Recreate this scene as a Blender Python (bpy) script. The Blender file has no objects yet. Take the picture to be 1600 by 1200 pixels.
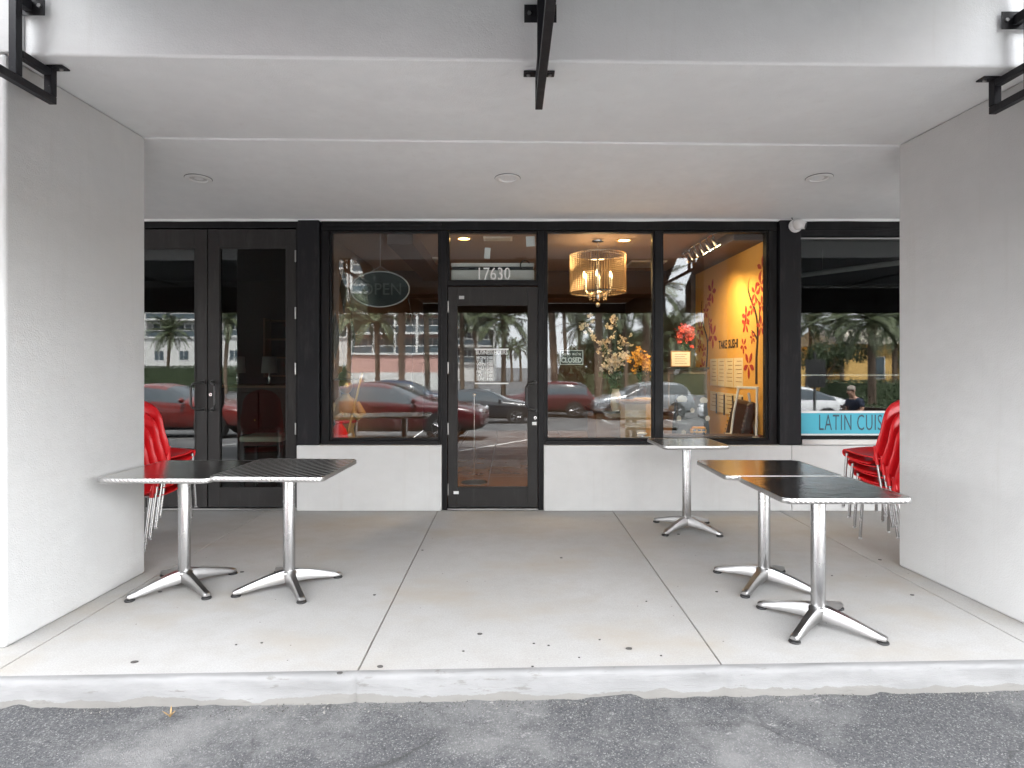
import bpy, bmesh, math, random
from mathutils import Vector, Matrix, Euler, noise as mnoise

random.seed(7)
R = math.radians
S = bpy.context.scene
COL = S.collection

# ------------------------------------------------------------------ camera
FPX = 960.0            # focal length in pixels of the 1600 px wide photograph
CAMH = 1.37
cam_data = bpy.data.cameras.new('camera')
cam_data.sensor_width = 36.0
cam_data.lens = 36.0 * FPX / 1600.0
cam_data.shift_x = 3.0 / 1600.0
cam_data.shift_y = -28.0 / 1600.0
cam_data.clip_start = 0.05
cam_data.clip_end = 2000.0
cam = bpy.data.objects.new('camera', cam_data)
cam.location = (0, 0, CAMH)
cam.rotation_euler = (R(90), 0, 0)
COL.objects.link(cam)
S.camera = cam

# ------------------------------------------------------------------ sky, sun, exposure
SUN_EL, SUN_AZ = 61.0, 12.0          # sun stands behind the building, a little to the right
w = bpy.data.worlds.new('World')
S.world = w
w.use_nodes = True
nt = w.node_tree
nt.nodes.clear()
sky = nt.nodes.new('ShaderNodeTexSky')
sky.sky_type = 'NISHITA'
sky.sun_disc = False
sky.sun_elevation = R(SUN_EL)
sky.sun_rotation = R(SUN_AZ)
sky.air_density = 1.0
sky.dust_density = 3.0
sky.ozone_density = 0.6
geo = nt.nodes.new('ShaderNodeTexCoord')
cn = nt.nodes.new('ShaderNodeTexNoise')
cn.inputs['Scale'].default_value = 2.2
cn.inputs['Detail'].default_value = 7.0
cn.inputs['Roughness'].default_value = 0.6
nt.links.new(geo.outputs['Generated'], cn.inputs['Vector'])
cr = nt.nodes.new('ShaderNodeValToRGB')
cr.color_ramp.elements[0].position = 0.34
cr.color_ramp.elements[0].color = (0.45, 0.45, 0.45, 1)
cr.color_ramp.elements[1].position = 0.60
cr.color_ramp.elements[1].color = (0.95, 0.95, 0.95, 1)
nt.links.new(cn.outputs['Fac'], cr.inputs['Fac'])
mixc = nt.nodes.new('ShaderNodeMix')
mixc.data_type = 'RGBA'
nt.links.new(cr.outputs['Color'], mixc.inputs['Factor'])
nt.links.new(sky.outputs['Color'], mixc.inputs['A'])
mixc.inputs['B'].default_value = (13.1, 13.2, 13.5, 1)     # bright thin cloud over the whole sky
bg = nt.nodes.new('ShaderNodeBackground')
bg.inputs['Strength'].default_value = 0.11
nt.links.new(mixc.outputs['Result'], bg.inputs['Color'])
wo = nt.nodes.new('ShaderNodeOutputWorld')
nt.links.new(bg.outputs['Background'], wo.inputs['Surface'])

sun_data = bpy.data.lights.new('sun', 'SUN')
sun_data.energy = 5.0
sun_data.angle = R(0.6)
sun_data.color = (1.0, 0.965, 0.92)
sun = bpy.data.objects.new('sun', sun_data)
a, e = R(SUN_AZ), R(SUN_EL)
to_sun = Vector((math.sin(a) * math.cos(e), math.cos(a) * math.cos(e), math.sin(e)))
sun.rotation_euler = (-to_sun).to_track_quat('-Z', 'Y').to_euler()
sun.location = (0, 20, 40)
COL.objects.link(sun)

S.view_settings.view_transform = 'Standard'
S.view_settings.look = 'None'
S.view_settings.gamma = 1.0
S.view_settings.exposure = 2.82
S.view_settings.use_curve_mapping = False
S.render.engine = 'CYCLES'
cy = S.cycles
cy.use_denoising = True
cy.max_bounces = 8
cy.diffuse_bounces = 5
cy.glossy_bounces = 3
cy.use_adaptive_sampling = True
cy.adaptive_threshold = 0.02
cy.transmission_bounces = 6
cy.transparent_max_bounces = 16
cy.caustics_reflective = False
cy.caustics_refractive = False
cy.sample_clamp_indirect = 6.0

# ------------------------------------------------------------------ measuring helpers
def P(px, py, Y):
    """point at depth Y that is measured at a place of the photograph"""
    return Vector(((px - 797) / FPX * Y, Y, CAMH - (py - 572) / FPX * Y))
FY = 5.85                                   # depth of the shop front
def fx(px): return (px - 797) / FPX * FY
def fz(py): return CAMH - (py - 572) / FPX * FY
GY = 5.90                                   # glass plane
def M(px, py, dist):
    """point of the car park measured in the shop window: dist metres along the folded line of sight"""
    return Vector(((px - 797) / FPX * dist, 2 * GY - dist, CAMH - (py - 572) / FPX * dist))

# ------------------------------------------------------------------ materials
MATS = {}
def new_mat(name):
    m = bpy.data.materials.new(name)
    m.use_nodes = True
    n = m.node_tree
    b = n.nodes['Principled BSDF']
    MATS[name] = m
    return m, n, b
def N(n, kind, **kw):
    nd = n.nodes.new(kind)
    for k, v in kw.items():
        if k in nd.inputs: nd.inputs[k].default_value = v
        else: setattr(nd, k, v)
    return nd
def ramp(n, src, stops):
    r = n.nodes.new('ShaderNodeValToRGB')
    els = r.color_ramp.elements
    while len(els) < len(stops): els.new(0.5)
    for el, (p, c) in zip(els, stops):
        el.position = p
        el.color = (c, c, c, 1) if isinstance(c, (int, float)) else (*c, 1)
    n.links.new(src, r.inputs['Fac'])
    return r.outputs['Color']
def mixrgb(n, fac, a, b, mode='MIX'):
    m = n.nodes.new('ShaderNodeMix')
    m.data_type = 'RGBA'
    m.blend_type = mode
    for k, v in (('Factor', fac), ('A', a), ('B', b)):
        s = m.inputs[k]
        if isinstance(v, (int, float)): s.default_value = v
        elif isinstance(v, tuple): s.default_value = (*v[:3], 1)
        else: n.links.new(v, s)
    return m.outputs['Result']
def coords(n, scale=(1, 1, 1), kind='Object'):
    tc = n.nodes.new('ShaderNodeTexCoord')
    mp = n.nodes.new('ShaderNodeMapping')
    mp.inputs['Scale'].default_value = scale
    n.links.new(tc.outputs[kind], mp.inputs['Vector'])
    return mp.outputs['Vector']
def noise(n, vec, scale, detail=4.0, rough=0.55):
    t = N(n, 'ShaderNodeTexNoise', Scale=scale, Detail=detail, Roughness=rough)
    n.links.new(vec, t.inputs['Vector'])
    return t.outputs['Fac']
def bump(n, b, h, strength=0.3, dist=0.01, prev=None):
    bp = N(n, 'ShaderNodeBump', Strength=strength, Distance=dist)
    n.links.new(h, bp.inputs['Height'])
    if prev is not None: n.links.new(prev, bp.inputs['Normal'])
    n.links.new(bp.outputs['Normal'], b.inputs['Normal'])
    return bp.outputs['Normal']

def simple(name, col, rough=0.5, metal=0.0, var=0.12, vscale=6.0, bumps=None, spec=None, coat=0.0, emit=None, estr=0.0, alpha=None):
    """plain material with noise in colour and roughness so that nothing is perfectly even"""
    m, n, b = new_mat(name)
    v = coords(n)
    f = noise(n, v, vscale, 5.0)
    dark = tuple(c * (1 - var) for c in col)
    lite = tuple(min(1, c * (1 + var)) for c in col)
    n.links.new(mixrgb(n, f, dark, lite), b.inputs['Base Color'])
    rr = N(n, 'ShaderNodeMapRange')
    rr.inputs['To Min'].default_value = max(0.02, rough * 0.85)
    rr.inputs['To Max'].default_value = min(1, rough * 1.15)
    n.links.new(f, rr.inputs['Value'])
    n.links.new(rr.outputs['Result'], b.inputs['Roughness'])
    b.inputs['Metallic'].default_value = metal
    if spec is not None: b.inputs['Specular IOR Level'].default_value = spec
    if coat: b.inputs['Coat Weight'].default_value = coat
    if bumps: bump(n, b, noise(n, v, bumps[0], 6.0, 0.6), bumps[1], bumps[2] if len(bumps) > 2 else 0.01)
    if emit:
        b.inputs['Emission Color'].default_value = (*emit, 1)
        b.inputs['Emission Strength'].default_value = estr
    return m

def stucco(name, col, var=0.07):
    m, n, b = new_mat(name)
    v = coords(n)
    big = noise(n, v, 0.9, 5.0, 0.6)
    med = noise(n, v, 9.0, 4.0)
    c1 = mixrgb(n, ramp(n, big, [(0.3, 0.0), (0.72, 1.0)]), tuple(c * (1 - var) for c in col), tuple(min(1, c * (1 + var * 0.6)) for c in col))
    c2 = mixrgb(n, ramp(n, med, [(0.35, 0.0), (0.7, 0.35)]), c1, tuple(c * 0.9 for c in col))
    # thin runs of dirt that dried on the plaster
    st = noise(n, coords(n, (7.0, 7.0, 0.35)), 2.2, 6.0, 0.7)
    c3 = mixrgb(n, ramp(n, st, [(0.56, 0.0), (0.8, 0.30)]), c2, tuple(c * k for c, k in zip(col, (0.78, 0.75, 0.70))))
    b.inputs['Roughness'].default_value = 0.85
    b.inputs['Specular IOR Level'].default_value = 0.25
    # trowel marks, rolled paint and a few scuffs
    tw = noise(n, coords(n, (1.0, 1.0, 2.6)), 4.5, 6.0, 0.62)
    c4 = mixrgb(n, ramp(n, tw, [(0.42, 0.0), (0.70, 0.35)]), c3, tuple(c * 0.90 for c in col))
    sc = noise(n, coords(n, (2.0, 2.0, 6.0)), 8.0, 8.0, 0.75)
    c5 = mixrgb(n, ramp(n, sc, [(0.69, 0.0), (0.73, 0.55)]), c4, tuple(c * 0.62 for c in col))
    n.links.new(c5, b.inputs['Base Color'])
    nr = bump(n, b, noise(n, v, 3.0, 3.0), 0.35, 0.02)
    nr = bump(n, b, tw, 0.16, 0.010, nr)
    bump(n, b, noise(n, v, 120.0, 4.0, 0.65), 0.35, 0.008, nr)
    return m
stucco('stucco_grey', (0.59, 0.592, 0.585))
stucco('stucco_beam', (0.83, 0.84, 0.84), 0.07)
stucco('stucco_ceiling', (0.84, 0.85, 0.85), 0.04)
stucco('stucco_knee', (0.64, 0.64, 0.63), 0.05)

def concrete():
    m, n, b = new_mat('pavement_concrete')
    v = coords(n)
    big = noise(n, v, 0.75, 6.0, 0.62)
    med = noise(n, v, 5.5, 6.0, 0.65)
    fine = noise(n, v, 130.0, 3.0, 0.7)
    c = mixrgb(n, ramp(n, big, [(0.30, 0.0), (0.70, 1.0)]), (0.42, 0.412, 0.394), (0.49, 0.486, 0.479))
    c = mixrgb(n, ramp(n, med, [(0.44, 0.0), (0.72, 0.6)]), c, (0.41, 0.393, 0.368))
    c = mixrgb(n, ramp(n, fine, [(0.3, 0.0), (0.75, 1.0)]), mixrgb(n, 1.0, c, (0.78, 0.78, 0.78), 'MULTIPLY'), c)
    # brown stains with a shape of their own
    stn = noise(n, coords(n, (1.0, 1.6, 1.0)), 1.15, 5.0, 0.6)
    c = mixrgb(n, ramp(n, stn, [(0.50, 0.0), (0.68, 0.7)]), c, (0.375, 0.34, 0.288))
    # small dark pits and specks
    vo = N(n, 'ShaderNodeTexVoronoi', Scale=11.0)
    n.links.new(v, vo.inputs['Vector'])
    gate = noise(n, v, 2.4, 2.0)
    sp = mixrgb(n, 1.0, ramp(n, vo.outputs['Distance'], [(0.028, 1.0), (0.055, 0.0)]), ramp(n, gate, [(0.50, 0.0), (0.56, 1.0)]), 'MULTIPLY')
    c = mixrgb(n, sp, c, (0.10, 0.09, 0.08))
    hair = noise(n, coords(n, (1.0, 3.0, 1.0)), 26.0, 2.0, 0.8)
    c = mixrgb(n, ramp(n, hair, [(0.74, 0.0), (0.78, 0.5)]), c, (0.26, 0.24, 0.21))
    n.links.new(c, b.inputs['Base Color'])
    b.inputs['Roughness'].default_value = 0.82
    b.inputs['Specular IOR Level'].default_value = 0.3
    nr = bump(n, b, med, 0.12, 0.01)
    bump(n, b, fine, 0.28, 0.004, nr)
concrete()

def kerb():
    m, n, b = new_mat('kerb_paint')
    v = coords(n, (1.0, 1.0, 3.0))
    chips = noise(n, coords(n, (1.0, 1.0, 5.0)), 5.0, 8.0, 0.72)
    fine = noise(n, v, 90.0, 4.0, 0.7)
    col = mixrgb(n, ramp(n, noise(n, v, 3.0, 5.0), [(0.3, 0.0), (0.7, 1.0)]), (0.205, 0.205, 0.203), (0.25, 0.25, 0.248))
    tc = n.nodes.new('ShaderNodeTexCoord')
    sx = n.nodes.new('ShaderNodeSeparateXYZ')
    n.links.new(tc.outputs['Object'], sx.inputs[0])
    zz = N(n, 'ShaderNodeMapRange')      # old unpainted strip along the foot, with an uneven edge
    zz.inputs['From Min'].default_value = -0.060
    zz.inputs['From Max'].default_value = -0.115
    n.links.new(sx.outputs['Z'], zz.inputs['Value'])
    wav = noise(n, coords(n, (1.0, 0.2, 0.2)), 3.4, 6.0, 0.6)
    ad = N(n, 'ShaderNodeMath', operation='MULTIPLY_ADD')
    n.links.new(wav, ad.inputs[0]); ad.inputs[1].default_value = 2.2
    ad.inputs[2].default_value = -1.08
    sm = N(n, 'ShaderNodeMath', operation='ADD')
    n.links.new(ad.outputs[0], sm.inputs[0]); n.links.new(zz.outputs['Result'], sm.inputs[1])
    col = mixrgb(n, ramp(n, sm.outputs[0], [(0.55, 0.0), (0.60, 0.85)]), col, (0.18, 0.173, 0.159))
    col = mixrgb(n, ramp(n, chips, [(0.60, 0.0), (0.65, 0.8)]), col, (0.152, 0.147, 0.136))
    scr = noise(n, coords(n, (0.7, 1.0, 40.0)), 6.0, 4.0, 0.7)
    col = mixrgb(n, ramp(n, scr, [(0.62, 0.0), (0.70, 0.6)]), col, (0.15, 0.145, 0.138))
    n.links.new(col, b.inputs['Base Color'])
    b.inputs['Roughness'].default_value = 0.75
    nr = bump(n, b, chips, 0.35, 0.012)
    bump(n, b, fine, 0.3, 0.004, nr)
kerb()

def asphalt():
    m, n, b = new_mat('asphalt')
    v = coords(n)
    vo = N(n, 'ShaderNodeTexVoronoi', Scale=210.0)
    n.links.new(v, vo.inputs['Vector'])
    agg = noise(n, v, 70.0, 6.0, 0.75)
    big = noise(n, v, 1.4, 7.0, 0.68)
    c = mixrgb(n, ramp(n, agg, [(0.32, 0.0), (0.68, 1.0)]), (0.052, 0.054, 0.057), (0.128, 0.128, 0.132))
    bw = N(n, 'ShaderNodeRGBToBW')
    n.links.new(vo.outputs['Color'], bw.inputs['Color'])
    c = mixrgb(n, ramp(n, bw.outputs[0], [(0.72, 0.0), (0.88, 0.6)]), c, (0.32, 0.318, 0.31))
    c = mixrgb(n, ramp(n, bw.outputs[0], [(0.16, 0.7), (0.30, 0.0)]), c, (0.045, 0.045, 0.048))
    c = mixrgb(n, ramp(n, big, [(0.46, 0.0), (0.64, 0.7)]), c, (0.235, 0.233, 0.228))
    old = noise(n, coords(n, (1.0, 1.8, 1.0)), 4.5, 9.0, 0.78)
    c = mixrgb(n, ramp(n, old, [(0.615, 0.0), (0.68, 0.85)]), c, (0.44, 0.433, 0.42))
    drk = noise(n, v, 3.1, 6.0, 0.7)
    c = mixrgb(n, ramp(n, drk, [(0.30, 0.55), (0.40, 0.0)]), c, (0.075, 0.075, 0.078))
    # hairline cracks
    wob = N(n, 'ShaderNodeTexNoise', Scale=3.0, Detail=5.0)
    n.links.new(v, wob.inputs['Vector'])
    vadd = N(n, 'ShaderNodeVectorMath', operation='MULTIPLY_ADD')
    n.links.new(wob.outputs['Color'], vadd.inputs[0]); vadd.inputs[1].default_value = (0.35, 0.35, 0.0); n.links.new(v, vadd.inputs[2])
    ve = N(n, 'ShaderNodeTexVoronoi', feature='DISTANCE_TO_EDGE', Scale=0.62)
    n.links.new(vadd.outputs[0], ve.inputs['Vector'])
    gt = ramp(n, noise(n, v, 1.7, 4.0), [(0.47, 0.0), (0.60, 0.75)])
    c = mixrgb(n, mixrgb(n, 1.0, ramp(n, ve.outputs['Distance'], [(0.0015, 1.0), (0.0065, 0.0)]), gt, 'MULTIPLY'), c, (0.045, 0.045, 0.045))
    n.links.new(c, b.inputs['Base Color'])
    b.inputs['Roughness'].default_value = 0.88
    b.inputs['Specular IOR Level'].default_value = 0.3
    nr = bump(n, b, vo.outputs['Distance'], 0.55, 0.006)
    bump(n, b, agg, 0.7, 0.010, nr)
asphalt()

def black_paint(name, col, rough, chip=0.70, dusty=0.35):
    m, n, b = new_mat(name)
    v = coords(n)
    f = noise(n, v, 4.0, 6.0, 0.65)
    c = mixrgb(n, f, tuple(x * 0.8 for x in col), tuple(x * 1.35 for x in col))
    dust = noise(n, coords(n, (3.0, 3.0, 0.5)), 5.0, 7.0, 0.7)
    c = mixrgb(n, ramp(n, dust, [(0.50, 0.0), (0.80, dusty)]), c, (0.12, 0.115, 0.11))
    sc = noise(n, v, 38.0, 4.0, 0.7)
    c = mixrgb(n, ramp(n, sc, [(chip, 0.0), (chip + 0.03, 0.6)]), c, (0.30, 0.29, 0.28))
    n.links.new(c, b.inputs['Base Color'])
    b.inputs['Roughness'].default_value = rough
    b.inputs['Specular IOR Level'].default_value = 0.22
    bump(n, b, noise(n, v, 60.0, 4.0), 0.10, 0.004)
black_paint('frame_black', (0.007, 0.007, 0.008), 0.40, 0.76, 0.12)
black_paint('door_black', (0.028, 0.0265, 0.026), 0.45, 0.76, 0.22)
black_paint('post_black', (0.012, 0.012, 0.014), 0.60, 0.73, 0.22)
black_paint('bracket_black', (0.016, 0.016, 0.019), 0.45, 0.70, 0.3)

def glass(name, r0, tint):
    m = bpy.data.materials.new(name)
    m.use_nodes = True
    MATS[name] = m
    n = m.node_tree
    n.nodes.clear()
    out = n.nodes.new('ShaderNodeOutputMaterial')
    tr = n.nodes.new('ShaderNodeBsdfTransparent'); tr.inputs['Color'].default_value = (*tint, 1)
    gl = n.nodes.new('ShaderNodeBsdfGlossy'); gl.inputs['Roughness'].default_value = 0.0
    gl.inputs['Color'].default_value = (0.96, 0.98, 1.0, 1)
    lw = n.nodes.new('ShaderNodeLayerWeight'); lw.inputs['Blend'].default_value = 0.5
    pw = N(n, 'ShaderNodeMath', operation='POWER'); pw.inputs[1].default_value = 5.0
    n.links.new(lw.outputs['Facing'], pw.inputs[0])
    mr = N(n, 'ShaderNodeMapRange'); mr.inputs['To Min'].default_value = r0
    n.links.new(pw.outputs[0], mr.inputs['Value'])
    mx = n.nodes.new('ShaderNodeMixShader')
    n.links.new(mr.outputs['Result'], mx.inputs['Fac'])
    n.links.new(tr.outputs[0], mx.inputs[1]); n.links.new(gl.outputs[0], mx.inputs[2])
    # old panes are a little wavy
    sm = ramp(n, noise(n, coords(n, (1.0, 1.0, 0.6)), 5.0, 6.0, 0.7), [(0.45, 0.0), (0.75, 0.045)])
    bwg = N(n, 'ShaderNodeRGBToBW'); n.links.new(sm, bwg.inputs['Color']); n.links.new(bwg.outputs[0], gl.inputs['Roughness'])
    bp = N(n, 'ShaderNodeBump', Strength=0.022, Distance=0.02)
    n.links.new(noise(n, coords(n), 1.6, 1.0), bp.inputs['Height'])
    n.links.new(bp.outputs['Normal'], gl.inputs['Normal'])
    n.links.new(mx.outputs[0], out.inputs['Surface'])
glass('glass_shop', 0.049, (0.90, 0.92, 0.91))
glass('glass_dark', 0.053, (0.68, 0.70, 0.69))

def steel(name, col, rough, scale, strength, kind):
    m, n, b = new_mat(name)
    b.inputs['Metallic'].default_value = 1.0
    v = coords(n)
    f = noise(n, v, 7.0, 6.0, 0.65)
    n.links.new(mixrgb(n, f, tuple(c * 0.82 for c in col), col), b.inputs['Base Color'])
    mr = N(n, 'ShaderNodeMapRange'); mr.inputs['To Min'].default_value = rough * 0.6; mr.inputs['To Max'].default_value = rough * 1.5
    n.links.new(f, mr.inputs['Value']); n.links.new(mr.outputs['Result'], b.inputs['Roughness'])
    if kind == 'swirl':
        rot = n.nodes.new('ShaderNodeMapping'); rot.inputs['Rotation'].default_value = (0, 0, R(38))
        n.links.new(v, rot.inputs['Vector'])
        wv = N(n, 'ShaderNodeTexWave', Scale=scale, Distortion=0.3)
        n.links.new(rot.outputs[0], wv.inputs['Vector'])
        bump(n, b, wv.outputs['Fac'], strength, 0.002)
        ln = ramp(n, wv.outputs['Fac'], [(0.76, 0.0), (0.94, 1.0)])
        n.links.new(mixrgb(n, ln, (0.46, 0.455, 0.45), (0.78, 0.77, 0.75)), b.inputs['Base Color'])
        rg = N(n, 'ShaderNodeMapRange'); rg.inputs['To Min'].default_value = 0.10; rg.inputs['To Max'].default_value = 0.55
        bwn = N(n, 'ShaderNodeRGBToBW'); n.links.new(ln, bwn.inputs['Color']); n.links.new(bwn.outputs[0], rg.inputs['Value']); n.links.new(rg.outputs['Result'], b.inputs['Roughness'])
    elif kind == 'rib':
        wv = N(n, 'ShaderNodeTexWave', Scale=scale, Distortion=0.4, bands_direction='DIAGONAL')
        n.links.new(v, wv.inputs['Vector'])
        bump(n, b, wv.outputs['Fac'], strength, 0.004)
    elif kind == 'brush':
        t = noise(n, coords(n, (30.0, 30.0, 1.2)), scale, 3.0, 0.6)
        bump(n, b, t, strength, 0.001)
    elif kind == 'wavy':
        bump(n, b, noise(n, coords(n, (1.0, 2.5, 1.0)), scale, 3.0, 0.5), strength, 0.003)
steel('steel_top', (0.78, 0.775, 0.76), 0.17, 13.0, 0.6, 'wavy')
steel('steel_top_ridged', (0.62, 0.61, 0.60), 0.13, 6.5, 0.7, 'swirl')
steel('steel_edge', (0.62, 0.61, 0.60), 0.30, 26.0, 0.35, 'rib')
steel('aluminium', (0.52, 0.52, 0.52), 0.24, 9.0, 0.06, 'brush')
steel('aluminium_cast', (0.43, 0.425, 0.42), 0.32, 14.0, 0.25, 'wavy')
steel('chrome', (0.85, 0.85, 0.85), 0.08, 9.0, 0.02, 'brush')
simple('rubber', (0.02, 0.02, 0.02), 0.6)
simple('red_plastic', (0.72, 0.012, 0.018), 0.36, var=0.08, vscale=3.0, bumps=(220.0, 0.05, 0.002))
simple('white_plastic', (0.78, 0.78, 0.77), 0.4, var=0.05)
simple('grey_plastic', (0.45, 0.45, 0.45), 0.4, var=0.05)
simple('dark_plastic', (0.03, 0.03, 0.03), 0.35)
simple('white_vinyl', (0.80, 0.81, 0.80), 0.5, var=0.04)
simple('cyan_vinyl', (0.045, 0.42, 0.56), 0.45, var=0.05)
simple('dark_ink', (0.03, 0.08, 0.11), 0.5, var=0.05)
simple('black_ink', (0.015, 0.013, 0.012), 0.6)
simple('paper', (0.74, 0.70, 0.62), 0.8, var=0.06)
simple('paper_warm', (0.80, 0.68, 0.48), 0.8, var=0.08)
simple('dry_leaf', (0.30, 0.20, 0.09), 0.8, var=0.3, vscale=40.0)
simple('gum', (0.07, 0.066, 0.062), 0.8, var=0.3, vscale=60.0)
simple('bed_dark', (0.24, 0.225, 0.20), 0.95, bumps=(80.0, 0.4))
simple('grit_pale', (0.24, 0.23, 0.21), 0.9, var=0.3, vscale=50.0)
simple('grit_dark', (0.05, 0.047, 0.044), 0.9, var=0.3, vscale=50.0)
simple('road_paint', (0.62, 0.62, 0.60), 0.7, var=0.15, vscale=20.0)
simple('awning_black', (0.010, 0.010, 0.012), 0.8, var=0.2)
simple('awning_lining', (0.13, 0.135, 0.14), 0.8, var=0.1)
simple('roof_membrane', (0.45, 0.44, 0.42), 0.9)
# interior
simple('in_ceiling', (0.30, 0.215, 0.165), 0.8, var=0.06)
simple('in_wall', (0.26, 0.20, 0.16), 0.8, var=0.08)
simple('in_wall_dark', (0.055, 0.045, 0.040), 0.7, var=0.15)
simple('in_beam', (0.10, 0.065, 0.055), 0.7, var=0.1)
simple('in_floor', (0.30, 0.155, 0.075), 0.22, var=0.18, vscale=3.0)
simple('sign_tube', (0.046, 0.054, 0.054), 0.4)
simple('in_grey', (0.14, 0.125, 0.125), 0.7, var=0.1)
simple('yellow_wall', (0.76, 0.42, 0.10), 0.75, var=0.06, vscale=3.0, bumps=(90.0, 0.1, 0.004))
simple('mural_red', (0.42, 0.035, 0.028), 0.7, var=0.12)
simple('mural_dark', (0.035, 0.022, 0.018), 0.7)
simple('gold', (0.72, 0.46, 0.16), 0.35, metal=1.0, var=0.2, vscale=9.0)
simple('gold_paint', (0.45, 0.30, 0.13), 0.45, var=0.25, vscale=14.0)
simple('wood', (0.30, 0.17, 0.085), 0.5, var=0.25, vscale=9.0)
simple('wood_dark', (0.05, 0.025, 0.018), 0.45, var=0.2)
simple('cardboard', (0.50, 0.36, 0.22), 0.8, var=0.1)
simple('leather_dark', (0.030, 0.014, 0.011), 0.38, var=0.2, bumps=(70.0, 0.2, 0.004))
simple('cream', (0.66, 0.62, 0.48), 0.6, var=0.05)
simple('lamp_shade', (0.50, 0.50, 0.46), 0.8, var=0.05)
simple('petal_white', (0.78, 0.72, 0.60), 0.6, var=0.15, vscale=30.0)
simple('petal_gold', (0.70, 0.38, 0.06), 0.6, var=0.2, vscale=30.0)
simple('petal_red', (0.55, 0.06, 0.06), 0.6, var=0.25, vscale=30.0)
simple('leaf_dark', (0.035, 0.075, 0.03), 0.5, var=0.3, vscale=20.0)
simple('toy_orange', (0.72, 0.32, 0.04), 0.4, var=0.06)
simple('board_black', (0.030, 0.034, 0.036), 0.35, var=0.1)
simple('oval_sign', (0.040, 0.048, 0.048), 0.10, var=0.1)
simple('argyle_a', (0.20, 0.16, 0.15), 0.7)
simple('argyle_b', (0.055, 0.075, 0.075), 0.7)
simple('bulb_warm', (1.0, 0.85, 0.6), 0.4, emit=(1.0, 0.66, 0.28), estr=3.5)
simple('bulb_spot', (1.0, 0.9, 0.7), 0.4, emit=(1.0, 0.78, 0.45), estr=8.0)
simple('bulb_down', (1.0, 0.85, 0.6), 0.4, emit=(1.0, 0.60, 0.20), estr=6.0)
simple('lens_unlit', (0.55, 0.55, 0.53), 0.35)
def crystal():
    m, n, b = new_mat('crystal')
    b.inputs['Base Color'].default_value = (0.60, 0.46, 0.30, 1)
    b.inputs['Metallic'].default_value = 0.6
    b.inputs['Roughness'].default_value = 0.18
crystal()
# car park
simple('car_red', (0.075, 0.008, 0.012), 0.28, var=0.05, coat=0.8)
simple('car_orange_red', (0.16, 0.014, 0.010), 0.28, var=0.05, coat=0.8)
simple('car_maroon', (0.07, 0.007, 0.012), 0.3, var=0.05, coat=0.8)
simple('car_black', (0.022, 0.024, 0.028), 0.22, var=0.05, coat=0.9)
simple('car_silver', (0.34, 0.36, 0.38), 0.3, metal=0.5, var=0.04, coat=0.6)
simple('car_white', (0.74, 0.75, 0.76), 0.3, var=0.03, coat=0.6)
simple('car_navy', (0.03, 0.05, 0.09), 0.3, var=0.04, coat=0.8)
simple('car_window', (0.05, 0.065, 0.075), 0.04, var=0.05, spec=1.0)
simple('tyre', (0.018, 0.018, 0.018), 0.85)
simple('rim', (0.32, 0.32, 0.33), 0.3, metal=0.9)
simple('car_trim', (0.02, 0.02, 0.02), 0.5)
simple('tail_lamp', (0.45, 0.01, 0.01), 0.2)
simple('head_lamp', (0.75, 0.76, 0.78), 0.1)
simple('palm_trunk', (0.16, 0.115, 0.08), 0.9, var=0.35, vscale=12.0, bumps=(16.0, 0.8, 0.03))
simple('palm_leaf', (0.085, 0.105, 0.050), 0.55, var=0.35, vscale=3.0)
simple('leaf_green', (0.055, 0.080, 0.034), 0.6, var=0.45, vscale=2.5)
simple('hedge_green', (0.045, 0.068, 0.028), 0.65, var=0.45, vscale=5.0)
simple('bark', (0.12, 0.085, 0.06), 0.9, var=0.3, vscale=10.0, bumps=(20.0, 0.6, 0.02))
simple('tower_white', (0.62, 0.62, 0.60), 0.8, var=0.08, vscale=0.4)
simple('tower_rose', (0.50, 0.30, 0.26), 0.8, var=0.10, vscale=0.4)
simple('tower_glass', (0.06, 0.085, 0.10), 0.08, var=0.3, vscale=0.6)
simple('villa_yellow', (0.66, 0.42, 0.14), 0.85, var=0.08, vscale=0.8)
simple('villa_roof', (0.62, 0.56, 0.47), 0.8, var=0.15, vscale=3.0)
simple('skin', (0.46, 0.27, 0.19), 0.55, var=0.05)
simple('shirt_navy', (0.022, 0.030, 0.055), 0.85, var=0.1)
simple('shirt_pale', (0.50, 0.56, 0.66), 0.85, var=0.06)
simple('trousers', (0.05, 0.05, 0.06), 0.85, var=0.1)
simple('hair_grey', (0.33, 0.28, 0.24), 0.7, var=0.25, vscale=60.0)
simple('cap_white', (0.72, 0.72, 0.72), 0.8, var=0.05)

# ------------------------------------------------------------------ mesh helpers
def box(bm, x0, x1, y0, y1, z0, z1):
    v = [bm.verts.new(p) for p in ((x0, y0, z0), (x1, y0, z0), (x1, y1, z0), (x0, y1, z0),
                                   (x0, y0, z1), (x1, y0, z1), (x1, y1, z1), (x0, y1, z1))]
    for f in ((0, 3, 2, 1), (4, 5, 6, 7), (0, 1, 5, 4), (1, 2, 6, 5), (2, 3, 7, 6), (3, 0, 4, 7)):
        bm.faces.new([v[i] for i in f])
    return v
def prism(bm, poly, z0, z1, top=None):
    """vertical prism over a plan polygon; z0 may be a list with one foot height per corner"""
    n = len(poly)
    zb = z0 if isinstance(z0, (list, tuple)) else [z0] * n
    lo = [bm.verts.new((p[0], p[1], z)) for p, z in zip(poly, zb)]
    hi = [bm.verts.new((p[0], p[1], z1)) for p in poly]
    bm.faces.new(lo[::-1]); bm.faces.new(hi)
    for i in range(n):
        j = (i + 1) % n
        bm.faces.new((lo[i], lo[j], hi[j], hi[i]))
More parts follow.
